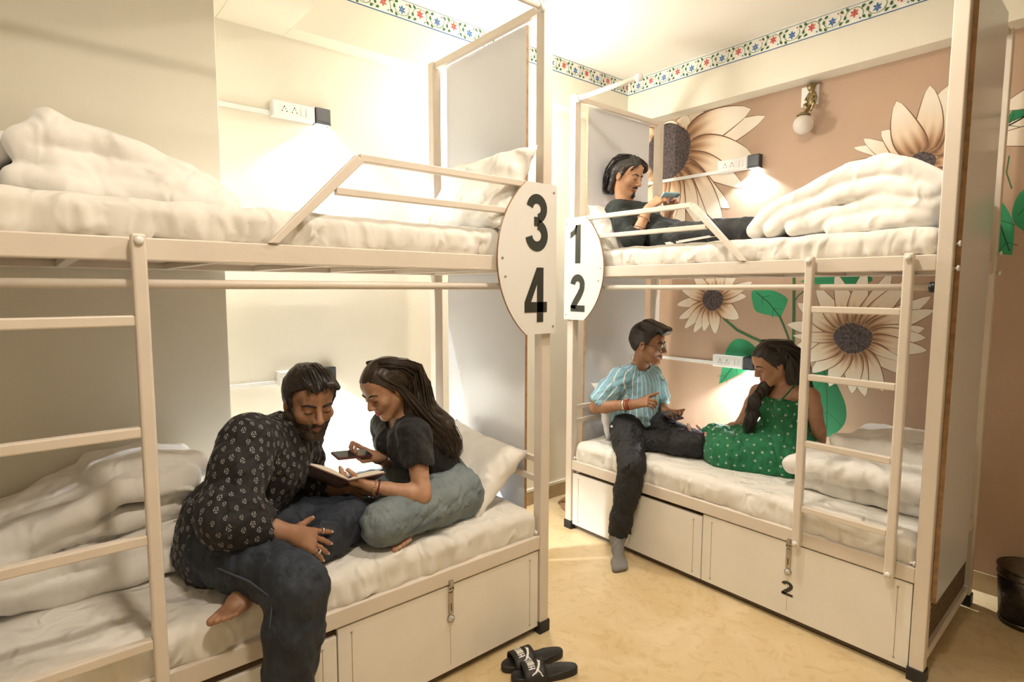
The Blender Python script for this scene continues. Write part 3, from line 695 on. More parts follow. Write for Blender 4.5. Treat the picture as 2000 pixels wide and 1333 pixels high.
# ================================================================ BEDDING
def mattress(lo, hi, label, seed, dents=()):
    F = Field((lo[0] - 0.03, lo[1] - 0.03, lo[2] - 0.02), (hi[0] + 0.03, hi[1] + 0.03, hi[2] + 0.04), 0.009)
    c = [(a + b) / 2 for a, b in zip(lo, hi)]; hf = [(b - a) / 2 for a, b in zip(lo, hi)]
    F.rbox(c, hf, 0.042)
    F.folds(0.005, 16, seed, (1, 1, 0.5)); F.folds(0.0080, 46, seed + 1, (1, 1, 0.3), n=4 , mask=lambda p: np.clip((hi[2] - 0.01 - p[:, 2]) / 0.03, 0.15, 1))
    for (x, y, r, dz) in dents:
        F.put(lambda X, Y, Z: np.sqrt((X - x) ** 2 + (Y - y) ** 2 + (Z - (hi[2] + r - dz)) ** 2) - r, (x - r, y - r, lo[2]), (x + r, y + r, hi[2] + 0.1), 0.03, 'sub')
    o = F.build('mattress', M['sheet']); tag(o, label, 'mattress', 'bunk mattresses'); return o
mattress((-2.655, -0.185, 1.672), (-1.832, 1.672, 1.792), 'white sheeted mattress on the upper bunk numbered 3', 1)
mattress((-2.655, -0.185, 0.438), (-1.822, 1.672, 0.575), 'white sheeted mattress under the couple with the book', 2)
mattress((-2.505, 2.640, 1.672), (-0.645, 3.455, 1.790), 'white sheeted mattress under the man lying on the upper bunk', 3)
mattress((-2.505, 2.628, 0.438), (-0.645, 3.455, 0.575), 'white sheeted mattress under the woman in the green dress', 4)

def pillow(c, half, fwd, up, label, seed, cat='pillow'):
    """cushion: width along left axis, height along up axis, plump along fwd"""
    R = frame(fwd, up); n = 30; rg = np.random.RandomState(seed); ph = rg.rand(6) * 6.28; V = []; Fc = []
    for sd in (1, -1):
        for i in range(n + 1):
            for j in range(n + 1):
                a, b = -1 + 2 * i / n, -1 + 2 * j / n
                pinch = 1 - 0.10 * (1 - b * b) * abs(a) ** 3; pinch2 = 1 - 0.10 * (1 - a * a) * abs(b) ** 3
                th = ((1 - a ** 4) * (1 - b ** 4)) ** 0.55
                wr = 0.006 * math.sin(5 * a + 3 * b + ph[0]) - 0.006 * abs(math.sin(5 * b + 4 * a + ph[1])) * max(abs(a), abs(b)) - 0.006 * abs(math.sin(9 * a - 5 * b + ph[2])) * (a * a + b * b)
                edge = 0.006 * math.sin(15 * (a + b) + ph[3]) * max(abs(a), abs(b)) ** 6
                q = np.array([a * half[0] * pinch, sd * th * (half[2] + wr) + edge, b * half[1] * pinch2])
                V.append(np.array(c) + q @ R)
        b0 = (0 if sd == 1 else (n + 1) ** 2)
        for i in range(n):
            for j in range(n):
                q = [b0 + i * (n + 1) + j, b0 + (i + 1) * (n + 1) + j, b0 + (i + 1) * (n + 1) + j + 1, b0 + i * (n + 1) + j + 1]
                Fc.append(q if sd == 1 else q[::-1])
    bm = bmesh.new(); vv = [bm.verts.new(v) for v in V]
    for f in Fc: bm.faces.new([vv[i] for i in f])
    bmesh.ops.remove_doubles(bm, verts=bm.verts, dist=1e-4)
    o = bm_done('pillow', bm, M['duvet'], None, True); tag(o, label, cat, 'white pillows'); return o
pillow((-2.10, 1.545, 1.965), (0.31, 0.20, 0.075), (0, -1, 0.55), (0, 0.5, 1), 'white pillow against the end board of the upper bunk numbered 3', 1)
pillow((-2.175, 1.545, 0.715), (0.285, 0.19, 0.075), (0.06, -0.70, 0.72), (0.05, 0.72, 0.69), 'plump white pillow behind the woman in jeans', 2)
pillow((-2.405, 2.93, 1.915), (0.25, 0.18, 0.06), (1, 0, 0.5), (-0.45, 0, 1), 'white pillow behind the man on the upper bunk', 3)
pillow((-2.44, 3.05, 0.76), (0.27, 0.19, 0.055), (1, 0, 0.35), (-0.35, 0, 1), 'white pillow behind the boy in the striped tee', 4)
pillow((-2.33, -0.16, 1.90), (0.26, 0.17, 0.07), (0.1, -0.5, 1), (0, 1, 0.5), 'white pillow behind the duvet on the upper bunk numbered 3', 5)

def duvet(lo, hi, label, ribbons, axis, seed, big=0.006, h=0.0085, k=1.0):
    F = Field(lo, hi, h)
    for i, (pts, half, mid, rad, wp) in enumerate(ribbons): F.ribbon(pts, half, mid, axis, rad, 0.008, wp, seed * 11 + i)
    F.folds(big, 20, seed, sharp=False, n=6); F.folds(0.0050 * k, 26, seed + 5, (1, 1, 0.6), n=3); F.folds(0.0022 * k, 70, seed + 6, (1, 1, 0.5), n=4)
    o = F.build('duvet', M['duvet'], None, 2); tag(o, label, 'duvet', 'folded white duvets'); return o
duvet((-2.72, -0.32, 1.76), (-1.80, 0.72, 2.16), 'rumpled white duvet on the upper bunk numbered 3',
      [([(0.00, 1.835), (0.25, 1.83), (0.48, 1.825)], 0.30, -2.31, 0.040, 0.008), ([(0.42, 1.85), (0.22, 1.875), (0.04, 1.90), (0.02, 1.94), (0.07, 1.975), (0.14, 1.965)], 0.29, -2.32, 0.045, 0.010),
       ([(0.07, 1.99), (0.14, 1.975), (0.28, 1.93), (0.40, 1.90), (0.48, 1.85), (0.52, 1.825)], 0.28, -2.33, 0.045, 0.010), ([(0.10, 1.90), (0.38, 1.85)], 0.22, -2.33, 0.06, 0.0)], 0, 3, 0.007)
duvet((-1.66, 2.66, 1.76), (-0.60, 3.50, 2.24), 'rolled white duvet on the upper bunk beside the lying man',
      [([(-0.70, 1.960), (-0.78, 2.02), (-0.90, 2.065), (-1.03, 2.060), (-1.22, 1.985), (-1.39, 1.905), (-1.435, 1.840)], 0.34, 3.07, 0.047, 0.010), ([(-0.72, 1.945), (-0.92, 1.985), (-1.10, 1.945), (-1.30, 1.880), (-1.345, 1.835)], 0.345, 3.065, 0.045, 0.010),
       ([(-0.71, 1.885), (-0.86, 1.910), (-1.02, 1.880), (-1.24, 1.832)], 0.34, 3.06, 0.046, 0.009), ([(-0.71, 1.835), (-1.05, 1.832)], 0.34, 3.05, 0.044, 0.007), ([(-0.80, 2.0), (-1.05, 1.99)], 0.24, 3.12, 0.07, 0.0)], 1, 4, 0.0035, k=0.45)
duvet((-1.38, 2.70, 0.54), (-0.62, 3.48, 0.98), 'folded white duvet on the lower bunk behind the ladder',
      [([(-0.69, 0.618), (-1.17, 0.618)], 0.14, 2.97, 0.040, 0.006), ([(-0.69, 0.618), (-1.12, 0.618)], 0.22, 3.22, 0.040, 0.006), ([(-0.69, 0.705), (-0.95, 0.715), (-1.21, 0.695)], 0.16, 2.95, 0.050, 0.008), ([(-0.69, 0.705), (-0.95, 0.71), (-1.11, 0.695)], 0.26, 3.18, 0.050, 0.008), ([(-0.69, 0.79), (-0.88, 0.80), (-1.09, 0.785)], 0.22, 3.22, 0.045, 0.010)], 1, 5, 0.006)
duv = duvet((-2.74, -0.34, 0.54), (-2.06, 0.52, 1.06), 'heaped white duvet behind the ladder beside the man in the printed shirt',
      [([(0.37, 0.622), (0.12, 0.612), (-0.08, 0.62), (-0.14, 0.65)], 0.26, -2.41, 0.042, 0.008), ([(0.38, 0.705), (0.15, 0.685), (-0.06, 0.675), (-0.14, 0.685), (-0.15, 0.715), (-0.07, 0.745)], 0.25, -2.43, 0.036, 0.009),
       ([(-0.07, 0.745), (0.12, 0.770), (0.36, 0.79)], 0.23, -2.45, 0.038, 0.010), ([(-0.20, 0.745), (0.02, 0.815), (0.20, 0.870), (0.40, 0.865)], 0.25, -2.44, 0.042, 0.012), ([(0.16, 0.895), (0.30, 0.91), (0.44, 0.885)], 0.18, -2.50, 0.040, 0.010), ([(-0.06, 0.70), (0.32, 0.74)], 0.20, -2.46, 0.06, 0.0)], 0, 6, 0.008)
for i, (y, z) in enumerate(((0.395, 0.865), (0.40, 0.80), (0.405, 0.72), (0.39, 0.655))):       # tape ties along the open edge of the cover
    x = -2.17 + 0.012 * i
    tube('tie', [(x - 0.03, y - 0.05, z), (x, y - 0.01, z + 0.004), (x + 0.012, y + 0.012, z - 0.012), (x + 0.018, y + 0.022, z + 0.006)], [0.012, 0.009, 0.007, 0.006], M['duvet'], duv, 6)

# ================================================================ SWITCH BOXES, READING LAMPS, SCONCE
def switch_set(T, label, s0, s1, z0, z1, trunk, lamp_label, gain):
    """T(s along the wall left to right, d out of the wall, z)"""
    B = thing('switch_box', label, 'switch box', T((s0 + s1) / 2, 0, z0), 'switch boxes'); ls = s1
    b = box('box_body', (s0, 0, z0), (s1, 0.040, z1), M['white'], B, 0.003, T)
    f = box('cover_plate', (s0 + 0.004, 0.038, z0 + 0.004), (s1 - 0.004, 0.046, z1 - 0.004), M['white'], B, 0.002, T)
    cs = s0 + (s1 - s0) * 0.27, s0 + (s1 - s0) * 0.50, s0 + (s1 - s0) * 0.76; zc = (z0 + z1) / 2
    for c in cs[:2]:
        so = box('socket', (c - 0.021, 0.046, zc - 0.022), (c + 0.021, 0.0475, zc + 0.022), M['white'], B, 0.001, T)
        for dx, dz, r in ((0, 0.011, 0.0036), (-0.006, 0.002, 0.0024), (0.006, 0.002, 0.0024), (-0.011, -0.010, 0.0030), (0.011, -0.010, 0.0030)):
            lathe('socket_hole', [(0, 0.0006), (r, 0.0006), (r, 0), (0, 0)], T(c + dx, 0.0476, zc + dz), T(0, 1, 0) - T(0, 0, 0), M['hole'], so, 8)
    for c in (cs[2] - 0.012, cs[2] + 0.012):
        bm = bmesh.new(); add_hexa(bm, [T(c - 0.0105, 0.046, zc - 0.020), T(c + 0.0105, 0.046, zc - 0.020), T(c + 0.0105, 0.053, zc - 0.020), T(c - 0.0105, 0.053, zc - 0.020),
                                       T(c - 0.0105, 0.046, zc + 0.020), T(c + 0.0105, 0.046, zc + 0.020), T(c + 0.0105, 0.0485, zc + 0.020), T(c - 0.0105, 0.0485, zc + 0.020)], 0.0006)
        bm_done('rocker_switch', bm, M['white'], B)
    box('cable_trunking', (trunk, 0, z0 + 0.006), (s0 + 0.002, 0.014, z0 + 0.028), M['white'], B, 0.002, T)
    L_ = thing('reading_lamp', lamp_label, 'lamp', T(s1 + 0.038, 0, z0 - 0.006), 'black bunk reading lamps')
    s0, s1 = ls + 0.002, ls + 0.080; z0 -= 0.006; z1 += 0.002
    bm = bmesh.new(); add_box(bm, (s0, 0, z0 + 0.012), (s1, 0.046, z1), 0.003, T); bm_done('housing', bm, M['blackplastic'], L_)
    bm = bmesh.new()
    for q in ((s0, 0, s0 + 0.004, 0.046), (s1 - 0.004, 0, s1, 0.046), (s0 + 0.004, 0.042, s1 - 0.004, 0.046), (s0 + 0.004, 0, s1 - 0.004, 0.003)): add_box(bm, (q[0], q[1], z0 + 0.004), (q[2], q[3], z0 + 0.013), 0, T)
    bm_done('skirt', bm, M['blackplastic'], L_)
    box('face_panel', (s0 + 0.006, 0.0455, z0 + 0.020), (s1 - 0.006, 0.0475, z1 - 0.006), mat('grey lamp face', (0.06, 0.065, 0.075), 0.35), L_, 0.001, T)
    box('lens', (s0 + 0.006, 0.006, z0 + 0.006), (s1 - 0.006, 0.040, z0 + 0.012), M['lens'], L_, 0, T)
    base = T(ls + 0.038, 0, z0); p = T((s0 + s1) / 2, 0.024, z0 + 0.003)
    d = (T(0, 0.20, -1) - T(0, 0, 0)); l = lamp('lamp_light', 'SPOT', (0, 0, 0), READ_E * gain, COOL, None, spot_size=math.radians(128), spot_blend=0.35, shadow_soft_size=0.012)
    l.location = p; l.rotation_euler = Vector(d).to_track_quat('-Z', 'Y').to_euler(); l.parent = L_; l.matrix_parent_inverse = Matrix.Translation(L_.location).inverted()
WLm = lambda s, d, z: Vector((XL + d, s, z))
WRm = lambda s, d, z: Vector((s, YR - d, z))
switch_set(WLm, 'white switch and socket box above the upper bunk on the cream wall', 0.958, 1.170, 2.390, 2.468, 0.662, 'black reading lamp above the upper bunk on the cream wall', 0.9)
switch_set(WLm, 'white switch and socket box behind the bearded man', 0.946, 1.165, 1.052, 1.128, 0.662, 'black reading lamp behind the bearded man', 2.4)
switch_set(WRm, 'white switch and socket box beside the big flower, above the lying man', -2.168, -1.955, 2.336, 2.418, -2.95, 'black reading lamp on the mural above the upper bunk', 0.65)
switch_set(WRm, 'white switch and socket box over a painted leaf, between the seated pair', -2.157, -1.933, 1.016, 1.097, -2.95, 'black reading lamp beside the face of the woman in green', 2.3)

SC = thing('wall_sconce', 'brass figure wall sconce with a frosted glass globe on the mural', 'sconce', (-1.592, YR, 2.66))
box('back_plate', (-1.642, YR - 0.012, 2.655), (-1.542, YR, 2.770), M['white'], SC, 0.002)
F = Field((-1.72, 3.44, 2.46), (-1.46, 3.70, 2.82), 0.0035)
def C_(a, b, c): return (a + 0.012 + 0.30 * (2.742 - c) * 0.5, YR - b * 0.72, 2.752 + (c - 2.742) * 1.28)
F.ell(C_(-1.588, 0.050, 2.742), (0.020, 0.022, 0.024), k=0.004)                                             # head
F.ell(C_(-1.588, 0.040, 2.752), (0.026, 0.022, 0.018), k=0.004)                                             # curls
F.cone(C_(-1.588, 0.038, 2.718), C_(-1.594, 0.050, 2.680), 0.017, 0.019, 0.008)                             # body
F.cone(C_(-1.590, 0.012, 2.700), C_(-1.592, 0.045, 2.690), 0.012, 0.012, 0.006)                             # stem into plate
for sx in (-1, 1):
    F.cone(C_(-1.588 + sx * 0.018, 0.042, 2.715), C_(-1.590 + sx * 0.030, 0.066, 2.690), 0.007, 0.006, 0.004); F.cone(C_(-1.590 + sx * 0.030, 0.066, 2.690), C_(-1.592 + sx * 0.012, 0.085, 2.676), 0.006, 0.005, 0.004)
    F.cone(C_(-1.594 + sx * 0.012, 0.052, 2.672), C_(-1.596 + sx * 0.026, 0.085, 2.662), 0.012, 0.009, 0.005); F.cone(C_(-1.596 + sx * 0.026, 0.085, 2.662), C_(-1.600 + sx * 0.010, 0.080, 2.632), 0.009, 0.006, 0.005)
F.chain([C_(-1.594, 0.050, 2.670), C_(-1.606, 0.085, 2.640), C_(-1.612, 0.115, 2.627), C_(-1.62, 0.12, 2.622)], [0.010, 0.009, 0.008, 0.008], 0.005)
F.build('brass_figure', M['brass'], SC)
GP = C_(-1.62, 0.12, 2.622)
lathe('cap', [(0, 0.016), (0.020, 0.014), (0.036, 0.004), (0.040, -0.002), (0.032, -0.002), (0, 0.0)], (GP[0], GP[1], GP[2] - 0.012), (0, 0, 1), M['brass'], SC)
lathe('globe', [(0.001, -0.058)] + [(0.058 * math.sin(math.radians(a)), -0.058 * math.cos(math.radians(a))) for a in range(10, 171, 10)] + [(0.001, 0.058)], (GP[0], GP[1], GP[2] - 0.068), (0, 0, 1), M['glassglobe'], SC, 28)
# ================================================================ PEOPLE: tools
def skin_mat(name, col, lip):
    m, N, L, b = new_mat(name)
    tc = N.new('ShaderNodeTexCoord'); n = N.new('ShaderNodeTexNoise'); n.inputs['Scale'].default_value = 26; n.inputs['Detail'].default_value = 4
    L.new(tc.outputs['Object'], n.inputs['Vector'])
    mx = N.new('ShaderNodeMix'); mx.data_type = 'RGBA'; mx.inputs['A'].default_value = (*col, 1); mx.inputs['B'].default_value = (*[c * k for c, k in zip(col, (0.82, 0.74, 0.70))], 1)
    mr = N.new('ShaderNodeMapRange'); mr.inputs['From Min'].default_value = 0.4; mr.inputs['From Max'].default_value = 0.7
    L.new(n.outputs['Fac'], mr.inputs['Value']); L.new(mr.outputs['Result'], mx.inputs['Factor'])
    a = N.new('ShaderNodeAttribute'); a.attribute_name = 'lip'
    m2 = N.new('ShaderNodeMix'); m2.data_type = 'RGBA'; m2.inputs['B'].default_value = (*lip, 1)
    L.new(a.outputs['Fac'], m2.inputs['Factor']); L.new(mx.outputs['Result'], m2.inputs['A']); L.new(m2.outputs['Result'], b.inputs['Base Color'])
    b.inputs['Roughness'].default_value = 0.5; b.inputs['Subsurface Weight'].default_value = 0.12; b.inputs['Subsurface Radius'].default_value = (0.012, 0.004, 0.002); b.inputs['Subsurface Scale'].default_value = 0.6
    return m
M['hair'] = mat('black hair', (0.014, 0.011, 0.010), 0.42, var=0.5, vscale=120, col2=(0.030, 0.022, 0.018))
M['hairbrown'] = mat('dark brown hair', (0.030, 0.020, 0.014), 0.40, var=0.5, vscale=120, col2=(0.055, 0.035, 0.024))
M['eyewhite'] = mat('eye white', (0.62, 0.57, 0.52), 0.25)
M['brow'] = mat('eyebrow hair', (0.014, 0.010, 0.008), 0.7)
M['nail'] = mat('finger nail', (0.55, 0.36, 0.28), 0.3)
M['gold'] = mat('gold metal', (0.75, 0.50, 0.18), 0.25, metal=1.0)
M['silver'] = mat('silver metal', (0.75, 0.72, 0.68), 0.22, metal=1.0)
M['redthread'] = mat('red thread', (0.42, 0.03, 0.03), 0.8)
M['darkcord'] = mat('dark cord', (0.03, 0.02, 0.015), 0.8)
M['bead'] = mat('wooden bead', (0.45, 0.27, 0.14), 0.5)

class Head:
    def __init__(s, c, fwd, up=(0, 0, 1), sc=1.0):
        s.c = np.array(c, float); s.R = frame(fwd, up); s.s = sc
    def w(s, x, y, z): return s.c + s.s * (np.array([x, y, z]) @ s.R)
    def loc(s, P_): return (P_ - s.c) @ s.R.T / s.s
    def loc3(s, X, Y, Z):
        a, b, c = X - s.c[0], Y - s.c[1], Z - s.c[2]
        return [(a * s.R[i][0] + b * s.R[i][1] + c * s.R[i][2]) / s.s for i in range(3)]
    def skull(s, F, g=0.0):
        k, w, R = s.s, s.w, s.R
        F.ell(w(0, -0.012, 0.032), [k * (v + g) for v in (0.074, 0.094, 0.083)], R, 0.02)
        F.ell(w(0, 0.018, -0.030), [k * (v + g) for v in (0.060, 0.068, 0.078)], R, 0.02)
    def jaw(s, F, g=0.0, full=1.0):
        k, w, R = s.s, s.w, s.R
        F.ell(w(0, 0.066, -0.096), [k * (v + g) for v in (0.023 * full, 0.019, 0.017)], R, 0.02)
        for q in (-1, 1): F.cone(w(q * 0.050 * full, 0.0, -0.045), w(q * 0.017, 0.060, -0.093), k * (0.020 + g), k * (0.017 + g), 0.02)
    def face(s, F, full=1.0, lids=-0.003, smile=0.0, nose=1.0):
        k, w, R = s.s, s.w, s.R
        s.skull(F); s.jaw(F, 0, full)
        F.ell(w(0, 0.040, 0.052), [k * v for v in (0.056, 0.047, 0.046)], R, 0.02)
        F.cone(w(-0.034, 0.071, 0.021), w(0.034, 0.071, 0.021), k * 0.0145, k * 0.0145, 0.014)
        for q in (-1, 1):
            F.ell(w(q * 0.039, 0.056, -0.020), [k * v for v in (0.023 + 0.003 * full, 0.023, 0.022)], R, 0.02)
            F.ell(w(q * 0.031, 0.096, 0.004), [k * v for v in (0.0165, 0.0135, 0.0105)], R, 0.008, 'sub')
        F.cone(w(0, 0.084, 0.014), w(0, 0.106 * (0.5 + 0.5 * nose), -0.025), k * 0.0068, k * 0.0120, 0.010)
        for q in (-1, 1): F.ell(w(q * 0.0125, 0.096, -0.030), [k * v for v in (0.0085, 0.010, 0.0072)], R, 0.006)
        zc = -0.057
        for q in (-1, 1):
            F.cone(w(q * 0.021, 0.079, zc + 0.001 + smile), w(0, 0.0895, zc + 0.004), k * 0.0040, k * 0.0058, 0.005)
            F.cone(w(q * 0.020, 0.079, zc - 0.003 + smile), w(0, 0.0880, zc - 0.010), k * 0.0040, k * 0.0070, 0.005)
            c = w(q * 0.031, 0.0735, 0.003); pad = 0.02
            def lid(X, Y, Z):                                                             # upper lid over the eye ball
                a, b, z = s.loc3(X, Y, Z); return np.maximum(np.sqrt((a - q * 0.031) ** 2 + (b - 0.0735) ** 2 + (z - 0.003) ** 2) - 0.0138, lids - z) * k
            F.put(lid, c - pad, c + pad, 0.004)
            e = w(q * 0.075, -0.010, -0.004); RR = frame(R[1] + q * 0.35 * R[0], R[2])
            F.ell(e, [k * v for v in (0.010, 0.020, 0.031)], RR, 0.006); F.ell(w(q * 0.088, -0.004, 0.001), [k * v for v in (0.010, 0.011, 0.018)], RR, 0.004, 'sub')
    def neck(s, F, base, r0=0.052, r1=0.056): F.cone(s.w(0, -0.022, -0.055), base, s.s * r0, r1, 0.025)
    def eyes(s, body, brow=0.0042, look=-0.4):
        for q in (-1, 1):
            c = s.w(q * 0.031, 0.0735, 0.003); ax = s.R[1] + look * s.R[2]
            r = 0.0126 * s.s
            e = lathe('eye', [(max(r * math.sin(math.radians(a)), 1e-5), -r * math.cos(math.radians(a))) for a in range(0, 181, 15)], c, ax, M['eyewhite'], body, 14)
            lathe('iris', [(0.0, r + 0.0006), (0.0052, r * 0.93), (0.0056, r * 0.88)], c, ax, M['brow'], e, 12)
            tube('eyelashes', [s.w(q * (0.031 + 0.0135 * math.cos(math.radians(a))), 0.0735 + 0.0135 * math.sin(math.radians(a)) * 0.98 + 0.0008, 0.0000 - 0.003 * math.sin(math.radians(a))) for a in range(20, 161, 20)], 0.0013, M['brow'], body, 5)
            tube('eyebrow', [s.w(q * x, y, z) for x, y, z in ((0.011, 0.0885, 0.0205), (0.023, 0.0890, 0.0260), (0.036, 0.0850, 0.0285), (0.047, 0.0760, 0.0250), (0.054, 0.0685, 0.019))], [brow * 0.8, brow, brow, brow * 0.75, brow * 0.3], M['brow'], body, 6)
    def lips(s, o, wd=0.021):
        me = o.data; n = len(me.vertices); V = np.empty(n * 3, np.float32); me.vertices.foreach_get('co', V); L_ = s.loc(V.reshape(-1, 3))
        d = np.sqrt((L_[:, 0] / wd) ** 2 + ((L_[:, 2] + 0.0605) / 0.0125) ** 2); v = np.clip((1.15 - d) / 0.35, 0, 1) * (L_[:, 1] > 0.074)
        at = me.attributes.new('lip', 'FLOAT', 'POINT'); at.data.foreach_set('value', v.astype(np.float32))
    def cap(s, body, line, t=(0.014, 0.014, 0.018), material=None, seed=0, amp=0.003, extra=None, freq=150, part=0.0):
        """close hair: swollen skull kept above the hair line, combed with fine grooves"""
        lo = s.c - 0.19; hi = s.c + 0.19; F = Field(lo, hi, 0.0038); k = s.s
        F.ell(s.w(0, -0.014, 0.034), [k * (a + b) for a, b in zip((0.074, 0.094, 0.083), t)], s.R, 0.02)
        ys = [p[0] for p in line]; zs = [p[1] for p in line]
        def f(X, Y, Z):
            a, b, z = s.loc3(X, Y, Z); zl = np.interp(b, ys, zs); return (zl - z - 0.05 * np.minimum(0.045 - np.abs(a), 0) * (b > 0.03)) * 0.8 * k
        F.keep(f)
        if extra: extra(F, s)
        rg = np.random.RandomState(seed); idx = np.nonzero(np.abs(F.a) < 0.02); P_ = s.loc((F.lo + F.h * np.stack(idx, 1)).astype(float))
        az = np.arctan2(P_[:, 0] - part, P_[:, 2] + 0.03); fr = freq * 0.09
        v = np.sin(az * fr + 2.2 * np.sin(P_[:, 1] * 30 + 1.0) + rg.rand() * 6) + 0.7 * np.sin(az * fr * 2.3 + 2.5 * np.sin(P_[:, 1] * 46 + 2)) + 0.6 * np.sin(P_[:, 1] * 75 + az * 9)
        F.a[idx] += (v * amp * 0.45).astype(np.float32)
        return F.build('hair', material or M['hair'], body, 1)
def strands(name, guides, n, rad, material, body, seed=0, spread=1.0, wob=0.004, sides=5):
    """tapering locks that follow weighted guides: guide = list of (point, radius)"""
    rg = np.random.RandomState(seed); V, Fc = [], []
    for _ in range(n):
        g = guides[rg.randint(len(guides))]; a = rg.rand() * 6.283; q = math.sqrt(rg.rand()) * spread; P_ = np.array([p for p, r in g], float); r_ = np.array([r for p, r in g])
        m = 11; tt = np.linspace(0, 1 - 0.12 * rg.rand(), m) * (len(g) - 1); pts = []
        for t in tt:
            i = min(int(t), len(g) - 2); f = t - i
            p0, p1, p2, p3 = P_[max(i - 1, 0)], P_[i], P_[i + 1], P_[min(i + 2, len(g) - 1)]
            p = 0.5 * (2 * p1 + (p2 - p0) * f + (2 * p0 - 5 * p1 + 4 * p2 - p3) * f * f + (3 * p1 - p0 - 3 * p2 + p3) * f ** 3)
            tg = nrm(p2 - p1 + 1e-9); e1 = nrm(np.cross(tg, (0.3, 0.2, 1)) + 1e-9); e2 = np.cross(tg, e1); rr = r_[i] * (1 - f) + r_[i + 1] * f
            pts.append(p + (e1 * math.cos(a) + e2 * math.sin(a)) * rr * q + rg.normal(size=3) * wob * 0.3 * t / len(g) + wob * math.sin(3 * t + a * 3) * e1)
        v, f = tube_arrays(pts, [rad * (1 - 0.75 * (i / (m - 1)) ** 2) for i in range(m)], sides); b = len(V); V += v; Fc += [tuple(b + i for i in q_) for q_ in f]
    me = bpy.data.meshes.new(name); me.from_pydata([tuple(v) for v in V], [], Fc); me.update()
    return link(name, me, material, body, True)
def hand(F, wrist, d, n, side, curl=(0.3, 0.3, 0.35, 0.4), s=1.0, thumb=(0.9, 0.35), spread=0.10, k=0.006):
    """d: along the fingers, n: out of the palm, side: +1 right hand, -1 left; curl: bend per joint of each finger"""
    wrist = np.array(wrist, float); d = nrm(d); n = np.array(n, float); n = nrm(n - d * (n @ d)); t = np.cross(d, n) * side; tips = []
    W_ = lambda a, b, c: wrist + s * (a * d + b * t + c * n)
    for b0, b1, r in ((-0.016, -0.030, 0.0125), (-0.004, -0.010, 0.0135), (0.008, 0.010, 0.0138), (0.016, 0.029, 0.0130)):
        F.cone(W_(0.004, b0, 0), W_(0.078, b1, 0.000), s * r, s * (r - 0.0015), 0.012)
    F.cone(W_(-0.03, 0, 0), W_(0.015, 0, 0), s * 0.0235, s * 0.023, 0.014, (n, 0.82))
    for (b, L_, r), c, sp in zip(((0.030, 0.074, 0.0088), (0.010, 0.082, 0.0090), (-0.010, 0.075, 0.0086), (-0.029, 0.059, 0.0078)), curl, (1.2, 0.25, -0.6, -1.5)):
        c = c if hasattr(c, '__len__') else (c, c * 1.15, c * 0.8); p = W_(0.078, b, 0.0); ang = 0.0
        dd = nrm(d + t * sp * spread)
        for i, (fr, rr) in enumerate(((0.46, r), (0.31, r * 0.92), (0.23, r * 0.84))):
            ang += c[i]; v = dd * math.cos(ang) + n * math.sin(ang); q = p + v * L_ * fr * s
            F.cone(p, q, s * rr, s * rr * 0.93, k); p = q
        tips.append((p, dd * math.cos(ang) + n * math.sin(ang), -dd * math.sin(ang) + n * math.cos(ang), s * rr * 0.9))
    a, c = thumb; p = W_(0.018, 0.022, 0.006); v = nrm(d * math.cos(a) + t * math.sin(a) + n * 0.25)
    F.cone(W_(0.008, 0.012, 0.004), p + v * 0.030 * s, s * 0.0155, s * 0.0125, 0.010); p = p + v * 0.036 * s
    for L_, r in ((0.033, 0.0108), (0.028, 0.0098)):
        v = nrm(v * math.cos(c) + (n * 0.6 + d * 0.6) * math.sin(c)); q = p + v * L_ * s; F.cone(p, q, s * r, s * r * 0.9, k); p = q
    tips.append((p, v, nrm(n - v * (n @ v)), s * 0.0088))
    return tips
def foot(F, ankle, heel, toe, s=1.0, bare=True, k=0.012):
    ankle, heel, toe = [np.array(v, float) for v in (ankle, heel, toe)]; d = nrm(toe - heel); up = nrm((ankle - heel) - d * ((ankle - heel) @ d)); t = np.cross(d, up); L_ = np.linalg.norm(toe - heel)
    F.cone(ankle, heel + up * 0.028 + d * 0.015, s * 0.036, s * 0.030, 0.02); F.cone(heel + up * 0.026, heel + d * L_ * 0.55 + up * 0.024, s * 0.029, s * 0.026, 0.02)
    F.cone(ankle + d * 0.02, heel + d * L_ * 0.70 + up * 0.020, s * 0.034, s * 0.022, 0.02)
    F.cone(heel + d * L_ * 0.62 + t * 0.022 + up * 0.018, heel + d * L_ * 0.62 - t * 0.022 + up * 0.016, s * 0.020, s * 0.018, 0.02)
    for i, (b, l, r) in enumerate(((0.030, 1.0, 0.0125), (0.011, 0.99, 0.0092), (-0.005, 0.95, 0.0088), (-0.020, 0.91, 0.0084), (-0.033, 0.86, 0.0080))):
        F.cone(heel + d * L_ * 0.70 + t * b * 0.9 + up * 0.016, heel + d * L_ * l * 0.98 + t * b + up * 0.012, s * r * 1.15, s * r, 0.004 if bare else 0.02)
def torso(F, J, side, fwd, g=0.0, wd=1.0, dp=0.74, k=0.03):
    s_ = nrm(side); f_ = nrm(fwd)
    F.cone(J['hipR'], J['hipL'], 0.088 * wd + g, 0.088 * wd + g, k); F.cone(J['pelvis'], J['spine'], 0.128 * wd + g, 0.118 * wd + g, k, (f_, dp))
    F.cone(J['spine'], J['chest'], 0.118 * wd + g, 0.138 * wd + g, k, (f_, dp)); F.cone(J['shR'], J['shL'], 0.050 * wd + g, 0.050 * wd + g, k)
    for q in ('shR', 'shL'):
        m = (np.array(J[q]) * 0.62 + np.array(J['chest']) * 0.38); F.cone(J['chest'], m, 0.100 * wd + g, 0.070 * wd + g, k, (f_, dp + 0.1))
        F.cone(J['neck'], J[q], 0.040 * wd + g, 0.048 * wd + g, k)
